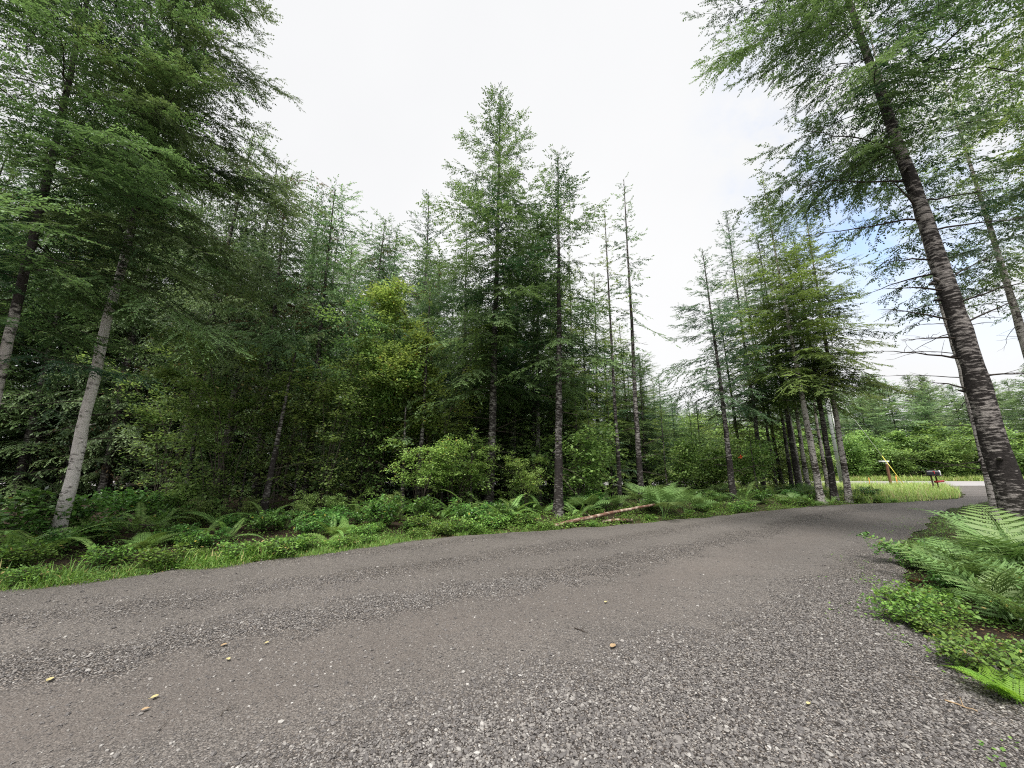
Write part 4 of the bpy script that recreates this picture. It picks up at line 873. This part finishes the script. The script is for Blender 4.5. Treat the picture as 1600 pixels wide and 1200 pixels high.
# ------------------------------------------------------------------ stuff: grass, ground leaves, debris
def band(E, N, s0, s1, n, o0, o1, rng, power=1.4, clumps=True, seed=1, thr=.4):
    s = rng.uniform(s0, s1, n); i = (s*(len(E)-1)).astype(int); o = o0+(o1-o0)*rng.random(n)**power
    P = E[i]+N[i]*o[:, None]+rng.normal(0, .02, (n, 2))
    if clumps: P = P[(fbm(P[:, 0], P[:, 1], 1.7, 3, seed) > thr+rng.normal(0, .04, len(P)))]
    return P
def grass_quads(P, rng, h0, h1, w=.008, lean=.5, seg=2):
    n = len(P); z = terr(P[:, 0], P[:, 1])-.01; b = np.column_stack([P, z]); h = h0+(h1-h0)*rng.random(n)**1.6
    a = rng.uniform(0, 6.283, n); l = rng.uniform(.1, lean, n); dx = np.stack([np.cos(a)*l, np.sin(a)*l, np.ones(n)], 1); dx /= np.linalg.norm(dx, axis=1)[:, None]
    sd = np.stack([-np.sin(a), np.cos(a), np.zeros(n)], 1)*(w*rng.uniform(.6, 1.4, n)*.5)[:, None]
    m = b+dx*(h*.55)[:, None]; d2 = dx+np.stack([np.cos(a)*l*1.6, np.sin(a)*l*1.6, -.3*l], 1); t_ = m+d2/np.linalg.norm(d2, axis=1)[:, None]*(h*.5)[:, None]
    return np.concatenate([np.stack([b-sd, b+sd, m+sd*.85, m-sd*.85], 1), np.stack([m-sd*.85, m+sd*.85, t_+sd*.1, t_-sd*.1], 1)])
rg = np.random.default_rng(17)
sL = np.argmin(np.hypot(UE[:, 0]+1, UE[:, 1]-9.5))/(NST-1)
P1 = band(UE, UN, sU[0], sL, 17000, -.16, .8, rg, 1.4, True, 4, .46); P2 = band(UE, UN, sL, sU[1], 12000, -.03, .8, rg, 1.5, True, 6, .55)
q = np.concatenate([grass_quads(P1, rg, .04, .17, .007, 1.0), grass_quads(P2, rg, .03, .12, .008, 1.0)])
Pl = band(UE, UN, sU[0], sU[0]+(sL-sU[0])*.62, 3200, .05, .65, rg, 1.0, True, 12, .5); q = np.concatenate([q, grass_quads(Pl, rg, .15, .36, .014, 1.3)])
tn = np.clip(rg.normal(.42, .2, len(q)), .07, 1); tn[rg.random(len(q)) < .06] = .01
tag(new('verge_grass', quads_mesh('verge_grass', q, tn, [M['grass']])), 'short bright green grass along the far edge of the driveway', 'grass', kind='stuff')
# tall grass by the junction
n = 52000; P = np.column_stack([rg.uniform(13, 46, n), rg.uniform(17, 33.6, n)]); rdv = road_d(P[:, 0], P[:, 1]); left = P[:, 1] > np.interp(P[:, 0], UP[:, 0], UP[:, 1])
P = P[(rdv > .08) & left & (P[:, 0] > 14.8) & ((P[:, 1] > 30) | (P[:, 0] > 15.5))]
q = grass_quads(P, rg, .15, .62, .022, .6); tn = np.clip(rg.normal(.6, .22, len(q)), .06, 1); tn[rg.random(len(q)) < .12] = .01
tag(new('tall_grass', quads_mesh('tall_grass', q, tn, [M['grassdry']])), 'tall seeding grass between the driveway bend and the paved road', 'grass', kind='stuff')
n = 30000; P = np.column_stack([rg.uniform(-5, 90, n), rg.uniform(45.1, 48.2, n)]); q = grass_quads(P, rg, .2, .9, .05, .7)
tn = np.clip(rg.normal(.6, .2, len(q)), .06, 1); tn[rg.random(len(q)) < .12] = .01
tag(new('roadside_grass', quads_mesh('roadside_grass', q, tn, [M['grassdry']])), 'rough yellow-green growth on the far side of the paved road', 'grass', kind='stuff')
n = 16000; P = np.column_stack([rg.uniform(7, 50, n), rg.uniform(4, 33, n)]); sel = (P[:, 1] < np.interp(P[:, 0], NP[:, 0], NP[:, 1])) & (road_d(P[:, 0], P[:, 1]) > .2) & (P[:, 0] > 8.5)
q = grass_quads(P[sel], rg, .06, .3, .02, .8); tn = np.clip(rg.normal(.45, .2, len(q)), .06, 1)
tag(new('shoulder_grass', quads_mesh('shoulder_grass', q, tn, [M['grass']])), 'grass growing on the right shoulder of the driveway behind the ferns', 'grass', kind='stuff')
def leaf_cover(P, rng, size, zmax, tone=.55):
    n = len(P); b = np.column_stack([P, terr(P[:, 0], P[:, 1])+rng.random(n)**1.5*zmax+.004]); a = rng.uniform(0, 6.283, n)
    d = np.stack([np.cos(a), np.sin(a), rng.normal(.1, .25, n)], 1); l = size*rng.uniform(.5, 1.4, n)
    return blades(b, d, l, l*rng.uniform(.6, .9, n), np.array([0, 0, 1.])+rng.normal(0, .3, (n, 3)), .5), np.clip(rng.normal(tone, .18, n)+.15*(fbm(P[:, 0], P[:, 1], 2.5, 2, 3)-.5), .06, 1)
Pa = band(UE, UN, sU[0], sL, 26000, -.02, 2.2, rg, 1.3, True, 7, .42); Pb = band(UE, UN, sL, sU[1], 42000, -.02, 3.6, rg, 1.3, True, 15, .42)
a, ta = leaf_cover(Pa, rg, .032, .10, .45); b_, tb = leaf_cover(Pb, rg, .045, .16, .5)
tag(new('ground_leaves', quads_mesh('ground_leaves', np.concatenate([a, b_]), np.concatenate([ta, tb]), [M['clover']])), 'small-leaved ground plants covering the bank under the trees', 'ground cover', kind='stuff')
Pc = np.concatenate([band(NE_, NN, sN[0], sN[1], 24000, -.50, .6, rg, 1.0, True, 23, .60), band(NE_, NN, sN[0], sN[1], 34000, .0, 1.9, rg, 1.0, True, 29, .36)])
Pc = np.concatenate([Pc, band(NE_, NN, sN[0], sN[1], 9000, -1.0, .1, rg, .6, True, 27, .62)]); c_, tc_ = leaf_cover(Pc, rg, .026, .06, .5)
tag(new('creeping_weeds', quads_mesh('creeping_weeds', c_, tc_, [M['clover']])), 'creeping green weeds spreading over the gravel at the right', 'ground cover', kind='stuff')
# needles, twigs and bark flakes on the duff
n = 26000; P = np.concatenate([band(UE, UN, sU[0], sU[1], 16000, -.25, 1.2, rg, 1.0, False), band(UE, UN, sU[0], sU[1], n, .1, 5, rg, 1.1, False), band(NE_, NN, sN[0], sN[1], 8000, -.3, 1.8, rg, 1.1, False)])
m_ = len(P); a = rg.uniform(0, 6.283, m_); l = rg.uniform(.012, .06, m_)
q = blades(np.column_stack([P, terr(P[:, 0], P[:, 1])+rg.uniform(.004, .03, m_)]), np.stack([np.cos(a), np.sin(a), rg.normal(0, .12, m_)], 1), l, rg.uniform(.003, .011, m_), rg.normal(0, .4, (m_, 3))+[0, 0, 1])
M['debris'] = leafmat('forest_litter', (.05, .025, .017), (.20, .11, .07), trans=.05)
tag(new('forest_litter', quads_mesh('forest_litter', q, rg.random(m_), [M['debris']])), 'red-brown needles and bark flakes littering the forest edge', 'litter', kind='stuff')

# ------------------------------------------------------------------ fallen logs, sticks, leaves
def log_obj(name, label, p0, p1, r0, r1, seed, m='log', stubs=3):
    p0 = np.array(p0, float); p1 = np.array(p1, float); rr = np.random.default_rng(seed); k = 16; u = np.linspace(0, 1, k)[:, None]
    P = p0+(p1-p0)*u; P[1:-1] += rr.normal(0, r0*.10, (k-2, 3)); P[:, 2] += np.sin(u[:, 0]*np.pi)*.02
    o = P[0].copy(); mb = MB(); mb.tube(P-o, np.linspace(r0, r1, k)*(1+rr.normal(0, .05, k)), n=10)
    for _ in range(stubs):
        i = rr.integers(2, k-2); d = rr.normal(size=3); d[2] = abs(d[2]); d /= np.linalg.norm(d)
        mb.tube([P[i]-o, P[i]-o+d*(r0+.05)], [r0*.3, r0*.12], n=5)
    e = new(name, None, loc=tuple(o)); tag(e, label, 'log' if r0 > .02 else 'stick'); 
    new('trunk' if r0 > .02 else 'wood', mb.mesh('trunk', M[m], smooth=True), e); return e
log_obj('fallen_log', 'peeling reddish fallen log slanting along the far verge', (1.15, 10.75, .06), (4.45, 12.3, .46), .057, .034, 1)
log_obj('fallen_log', 'short brown log piece beneath the slanting peeling one', (2.6, 11.5, .06), (3.55, 11.75, .07), .045, .04, 2)
xa, ya = ground_at(212, 8.9); xb, yb = ground_at(305, 9.1)
def stick(label, x0, y0, z0, x1, y1, z1, r0=.008, m='twigpale', seed=3):
    rr = np.random.default_rng(seed); P = np.linspace((0, 0, 0), (x1-x0, y1-y0, z1-z0), 8); P[1:-1] += rr.normal(0, .035*math.hypot(x1-x0, y1-y0), (6, 3))*[1, 1, .2]
    mb = MB(); mb.tube(P, np.linspace(r0, r0*.5, 8), n=5); mb.tube([P[4], P[4]+np.array([.04, .05, .03])], [r0*.5, r0*.2], n=4)
    return tag(new('stick', mb.mesh('stick', M[m], smooth=True), loc=(x0, y0, z0)), label, 'stick')
stick('bare pale stick lying across the duff in the dark opening', xa, ya, .35, xb, yb, .28, .012)
def gstick(label, a, b, r0=.003, m='twig', seed=1):
    x0, y0 = ground_px(*a); x1, y1 = ground_px(*b); stick(label, x0, y0, float(road_z(x0, y0))+.008, x1, y1, float(road_z(x1, y1))+.012, r0, m, seed)
gstick('short dark twig on the brown gravel strip right of centre', (898, 984), (918, 992), .006, 'twig', 2)
gstick('thin straw-coloured twig on the gravel at lower left', (342, 1122), (360, 1104), .0025, 'twigpale', 3)
gstick('second thin twig on the gravel just below the straw-coloured one', (246, 1146), (260, 1130), .002, 'twig', 4)
gstick('slender pale twig on the stones at the lower right', (1148, 1032), (1170, 1038), .0022, 'twigpale', 5)
gstick('brown stick on the weeds above the lower right corner', (1478, 1102), (1530, 1122), .006, 'litterbrown', 6)
gstick('long pale twig on the stones left of the lime-green fern', (1412, 1062), (1450, 1072), .003, 'twigpale', 7)
def fallen_leaf(label, px, py, s, m, seed):
    x, y = ground_px(px, py); rr = np.random.default_rng(seed); n = 9; th = np.linspace(0, 2*np.pi, n, endpoint=False)
    rad = s*(.55+.45*np.abs(np.cos(th/2))**.6)*(1+rr.normal(0, .08, n)); V = [(0, 0, .004)]+[(rad[i]*math.cos(th[i]), rad[i]*.62*math.sin(th[i]), .004+abs(math.sin(th[i]))*s*.14+rr.uniform(0, .003)) for i in range(n)]
    V = np.array(V); T = [(0, 1+i, 1+(i+1) % n) for i in range(n)]; mb = MB(); mb.add(V, None, T); mb.tube([(-s*.5, 0, .004), (-s*1.1, .006, .008)], [.0016, .001], n=4)
    tag(new('fallen_leaf', mb.mesh('fallen_leaf', M[m]), loc=(x, y, float(road_z(x, y))+.012), rz=rr.uniform(0, 6.28)), label, 'leaf')
for k, (px, py, s, m_, lb) in enumerate([(76, 1068, .030, 'litterleaf', 'pale yellow fallen leaf at the far left of the gravel'), (240, 1093, .026, 'litterleaf', 'yellow fallen leaf on the dirt at lower left'), (356, 1034, .024, 'litterleaf', 'cream fallen leaf on the stone ridge left of centre'), (350, 1012, .028, 'litterbrown', 'tan fallen leaf just beyond the cream one'), (416, 1009, .022, 'litterleaf', 'small yellow leaf right of the tan one'), (958, 1015, .042, 'litterbrown', 'large tan fallen leaf right of centre on the gravel'), (947, 942, .026, 'litterleaf', 'yellow leaf on the brown strip beyond the large tan leaf'), (227, 1112, .022, 'litterbrown', 'orange-tan leaf beside the yellow one at lower left'), (1265, 1110, .02, 'litterleaf', 'narrow yellow leaf among the light stones at lower right')]):
    fallen_leaf(lb, px, py, s*1.1, m_, k)

# ------------------------------------------------------------------ roadside furniture
# utility pole, conduit and guy wire
x, y = ground_at(1316, 33.4)
e = new('utility_pole', None, loc=(x, y, 0)); tag(e, 'weathered grey utility pole behind the trunks at the road bend', 'utility pole')
mb = MB(); mb.tube([(0, 0, -.3), (0, 0, 6), (0, 0, 12)], [.14, .125, .10], n=14); new('pole', mb.mesh('pole', M['pole'], True), e)
mb = MB(); mb.tube([(.42, 0, -.05), (.40, 0, 3), (.14, 0, 9.4)], .045, n=8); new('cable_guard', mb.mesh('cable_guard', M['conduit'], True), e)
mb = MB(); mb.box((0, -.16, 11.4), (2.2, .09, .11)); new('crossarm', mb.mesh('crossarm', M['pole']), e)
for dx in (-.95, -.4, .95): mb = MB(); mb.tube([(dx, -.16, 11.45), (dx, -.16, 11.55), (dx, -.16, 11.62)], [.03, .055, .03], n=8); new('insulator', mb.mesh('insulator', M['white'], True), e)
px_, py_ = ground_at(1417, 29.5)
e = new('guy_wire', None, loc=(px_, py_, 0)); tag(e, 'guy wire slanting down to the grass with a yellow lower guard', 'guy wire')
A = np.array([0, 0, 0.]); B_ = np.array([x-px_, y-py_, 9.6]); dv = B_/np.linalg.norm(B_)
mb = MB(); mb.tube([A, B_*.5, B_], .014, n=5); new('wire', mb.mesh('wire', M['wire'], True), e)
mb = MB(); mb.tube([dv*.1, dv*1.4, dv*2.7], .022, n=8); new('guard', mb.mesh('guard', M['yellow'], True), e)
mb = MB(); mb.tube([dv*-.3, dv*.12], .02, n=6); new('anchor', mb.mesh('anchor', M['silver'], True), e)
# mailboxes
x, y = ground_at(1466, 26.4)
def mailbox(label, x, y, z, rz, body, door, flag_side):
    e = new('mailbox', None, loc=(x, y, z), rz=rz); tag(e, label, 'mailbox')
    def prof(s=1.0, n=10):
        w, h = .155*s, .16*s; pts = [(-w, 0), (w, 0)]+[(w*math.cos(a), h+w*math.sin(a)) for a in np.linspace(0, math.pi, n)]; return np.array(pts)
    def prism(p, y0, y1):
        n = len(p); V = np.concatenate([np.column_stack([p[:, 0], np.full(n, y0), p[:, 1]]), np.column_stack([p[:, 0], np.full(n, y1), p[:, 1]]), [[0, y0, .15], [0, y1, .15]]])
        i = np.arange(n); j = (i+1) % n; return V, np.stack([i, j, j+n, i+n], 1), np.concatenate([np.stack([np.full(n, 2*n), j, i], 1), np.stack([np.full(n, 2*n+1), i+n, j+n], 1)])
    mb = MB(); mb.add(*prism(prof(), -.30, .30)); new('body', mb.mesh('body', M[body]), e)
    mb = MB(); mb.add(*prism(prof(1.04), -.335, -.302)); dr = new('door', mb.mesh('door', M[door]), e)
    mb = MB(); mb.box((0, -.345, .24), (.06, .02, .03)); new('latch', mb.mesh('latch', M['silver']), dr)
    mb = MB(); mb.box((flag_side*.165, -.05, .16), (.012, .03, .16)); mb.box((flag_side*.165, -.02, .25), (.012, .09, .05)); new('flag', mb.mesh('flag', M['red']), e)
RZM = R(62)
ct, st = math.cos(RZM), math.sin(RZM)
mailbox('black mailbox with a silver door, left of the two on the roadside posts', x-.22, y-.1, 1.065, RZM, 'black', 'silver', -1)
mailbox('dark mailbox with a white end, right of the two on the roadside posts', x+.33, y+.38, 1.065, RZM, 'black', 'white', 1)
e = new('mailbox_stand', None, loc=(x, y, 0)); tag(e, 'two short dark wooden posts with a shelf carrying the mailboxes', 'post')
mb = MB(); mb.box((.04, .14, 1.035), (.98, .62, .05), rz=.3); new('shelf', mb.mesh('shelf', M['postdark']), e)
for dx, dy in ((-.26, -.02), (.24, .14)):
    mb = MB(); mb.tube([(dx, dy, -.2), (dx-.02, dy, 1.008)], [.062, .058], n=4); new('post', mb.mesh('post', M['postdark']), e)
mb = MB(); mb.tube([(-.05, .02, .62), (.75, .22, .66)], .07, n=12)
tag(new('newspaper_tube', mb.mesh('newspaper_tube', M['red'], True), loc=(x, y, 0)), 'red newspaper tube fixed between the mailbox posts', 'newspaper tube')
# brown post with a small white box
x, y = ground_at(1393, 31.5)
e = new('marker_post', None, loc=(x, y, 0)); tag(e, 'brown wooden post topped by a flat white board beside the guy wire', 'post')
mb = MB(); mb.box((0, 0, .88), (.13, .13, 1.9)); new('post', mb.mesh('post', M['post']), e)
mb = MB(); mb.box((0, 0, 1.90), (.14, .14, .14)); new('cap', mb.mesh('cap', M['white']), e)
mb = MB(); mb.box((-.18, 0, 2.05), (.62, .28, .11), rz=.1); new('board', mb.mesh('board', M['white']), e)
for px, d, h, w, lb in [(1360, 32.8, .7, .025, 'thin orange stake in the grass left of the brown post'), (1403, 33.2, .85, .038, 'short orange marker stake right of the brown post')]:
    x, y = ground_at(px, d); mb = MB(); mb.tube([(0, 0, -.1), (0, 0, h*.5), (0, 0, h)], [w, w, w*.8], n=8); mb.tube([(0, 0, h), (0, 0, h+.03)], [w*1.25, w*.5], n=8)
    tag(new('marker_stake', mb.mesh('marker_stake', M['orange'], True), loc=(x, y, 0)), lb, 'stake')
# orange ribbon in the bush
p = at_depth(1158, 713, 19.3); rr = np.random.default_rng(4); mb = MB()
for k in range(7):
    d = rr.normal(size=3); d /= np.linalg.norm(d); s = np.cross(d, rr.normal(size=3)); s /= np.linalg.norm(s); L = rr.uniform(.08, .2); q = []
    for u_ in np.linspace(0, 1, 6): c = d*L*u_+np.array([0, 0, -.35*L*u_*u_])+s*.02*math.sin(u_*6); q += [c-s*.028, c+s*.028]
    mb.add(np.array(q), [(2*i, 2*i+1, 2*i+3, 2*i+2) for i in range(5)])
mb.tube([(-.04, 0, 0), (0, .03, .03), (.04, 0, 0), (0, -.03, -.03), (-.04, 0, 0)], .022, n=6, cap=False)
tag(new('flagging_ribbon', mb.mesh('flagging_ribbon', M['ribbon']), loc=p, sc=.7), 'bright orange flagging ribbon tied in a bush beside the leaning hemlock', 'ribbon')
print('objects', len(bpy.data.objects), 'tris approx', sum(len(m.polygons) for m in bpy.data.meshes)*2)

# ------------------------------------------------------------------ labels that single out each repeat by its neighbours
def column(o):
    x, y, z = o.location; t = y*C_+(z+1-CH)*S_
    return 800+FPX*x/max(t, .1)
ORD = ['leftmost', 'second', 'third', 'fourth', 'fifth', 'sixth', 'seventh', 'eighth', 'ninth', 'tenth', 'eleventh', 'twelfth', 'thirteenth', 'fourteenth', 'fifteenth', 'sixteenth', 'seventeenth', 'eighteenth', 'nineteenth', 'twentieth']
def single_out(group, noun, marks):
    """marks: (column limit, where) from left to right"""
    obs = [o for o in bpy.data.objects if o.parent is None and o.get('group') == group]; lo = -1e9
    for lim, where in marks:
        m = sorted([o for o in obs if lo <= column(o) < lim], key=column); lo = lim
        for i, o in enumerate(m):
            o['label'] = f"{noun} {where}" if len(m) == 1 else (f"{ORD[i]} from the left of the {noun}s {where}" if 0 < i < len(ORD) else (f"leftmost of the {noun}s {where}" if i == 0 else f"one of the many {noun}s {where}"))
single_out('conifers deep in the left wood', 'dark conifer', [(-150, 'far left in the wood'), (20, 'behind the leftmost pale trunk'), (150, 'behind the two pale trunks'), (270, 'behind the black opening'), (380, 'behind the left vine maples'), (480, 'behind the shaggy cedar'), (570, 'behind the feathery cedar'), (650, 'behind the pale green leafy tree'), (9999, 'behind the yellow-green tree')])
single_out('conifers deep in the middle wood', 'green conifer', [(850, 'behind the tallest hemlock'), (930, 'behind the blotched trunk'), (1010, 'behind the spindly pole'), (1100, 'below the gap of open sky'), (1200, 'behind the ribbon tree'), (9999, 'behind the stout trunks')])
single_out('conifers across the paved road', 'distant conifer', [(200, 'far behind the pale trunks'), (650, 'far behind the vine maples'), (900, 'far behind the tallest hemlock'), (1000, 'beyond the spindly pole'), (1060, 'left in the sky gap'), (1100, 'right in the sky gap'), (1200, 'beyond the ribbon tree'), (1290, 'beyond the thin trunks'), (1340, 'beyond the utility pole'), (1400, 'beyond the brown post'), (1460, 'beyond the guy wire'), (1520, 'beyond the mailboxes'), (1600, 'beyond the big leaning trunk'), (1750, 'just past the right picture edge'), (9999, 'well past the right picture edge')])
single_out('bushes along the far side of the paved road', 'roadside bush', [(1280, 'hidden by the middle wood'), (1345, 'beyond the utility pole'), (1400, 'beyond the brown post'), (1460, 'beyond the guy wire'), (1520, 'beyond the mailboxes'), (9999, 'beyond the big leaning trunk')])
single_out('low glossy shrubs along the wooded bank', 'low glossy shrub', [(120, 'at the pale trunk'), (260, 'before the black opening'), (400, 'under the left vine maples'), (560, 'before the black hollow'), (700, 'by the bare soil'), (800, 'by the tallest hemlock'), (900, 'by the blotched trunk'), (1040, 'by the fallen log'), (1180, 'by the leaning ribbon hemlock'), (9999, 'by the stout trunks')])
single_out('ferns beneath the middle trees', 'undergrowth fern', [(900, 'by the blotched trunk'), (1000, 'behind the fallen log'), (1090, 'behind the pale bracken clump'), (1160, 'near the orange ribbon'), (1250, 'among the thin trunks'), (9999, 'around the stout trunks')])
single_out('shaded ferns at left', 'shaded fern', [(120, 'at the pale trunk'), (300, 'in the black opening'), (450, 'under the vine maples'), (600, 'by the black hollow'), (9999, 'by the tallest hemlock')])
single_out('leafy weeds at the right gravel edge', 'leafy weed', [(1380, 'beside the driveway past the bracken'), (1450, 'on the gravel before the bracken'), (1520, 'above the lime-green fern'), (1600, 'around the lime-green fern'), (9999, 'past the lower right corner')])
single_out('leafy weeds on the far verge', 'verge weed', [(100, 'at the left picture edge'), (300, 'before the pale trunk'), (500, 'before the vine maples'), (700, 'before the black hollow'), (870, 'before the tallest hemlock'), (1030, 'along the fallen log'), (1200, 'before the ribbon tree'), (9999, 'before the stout trunks')])
single_out('bushes at the back of the wood', 'back-row bush', [(0, 'past the left picture edge'), (300, 'deep behind the pale trunks'), (600, 'deep behind the vine maples'), (9999, 'deep behind the middle trees')])
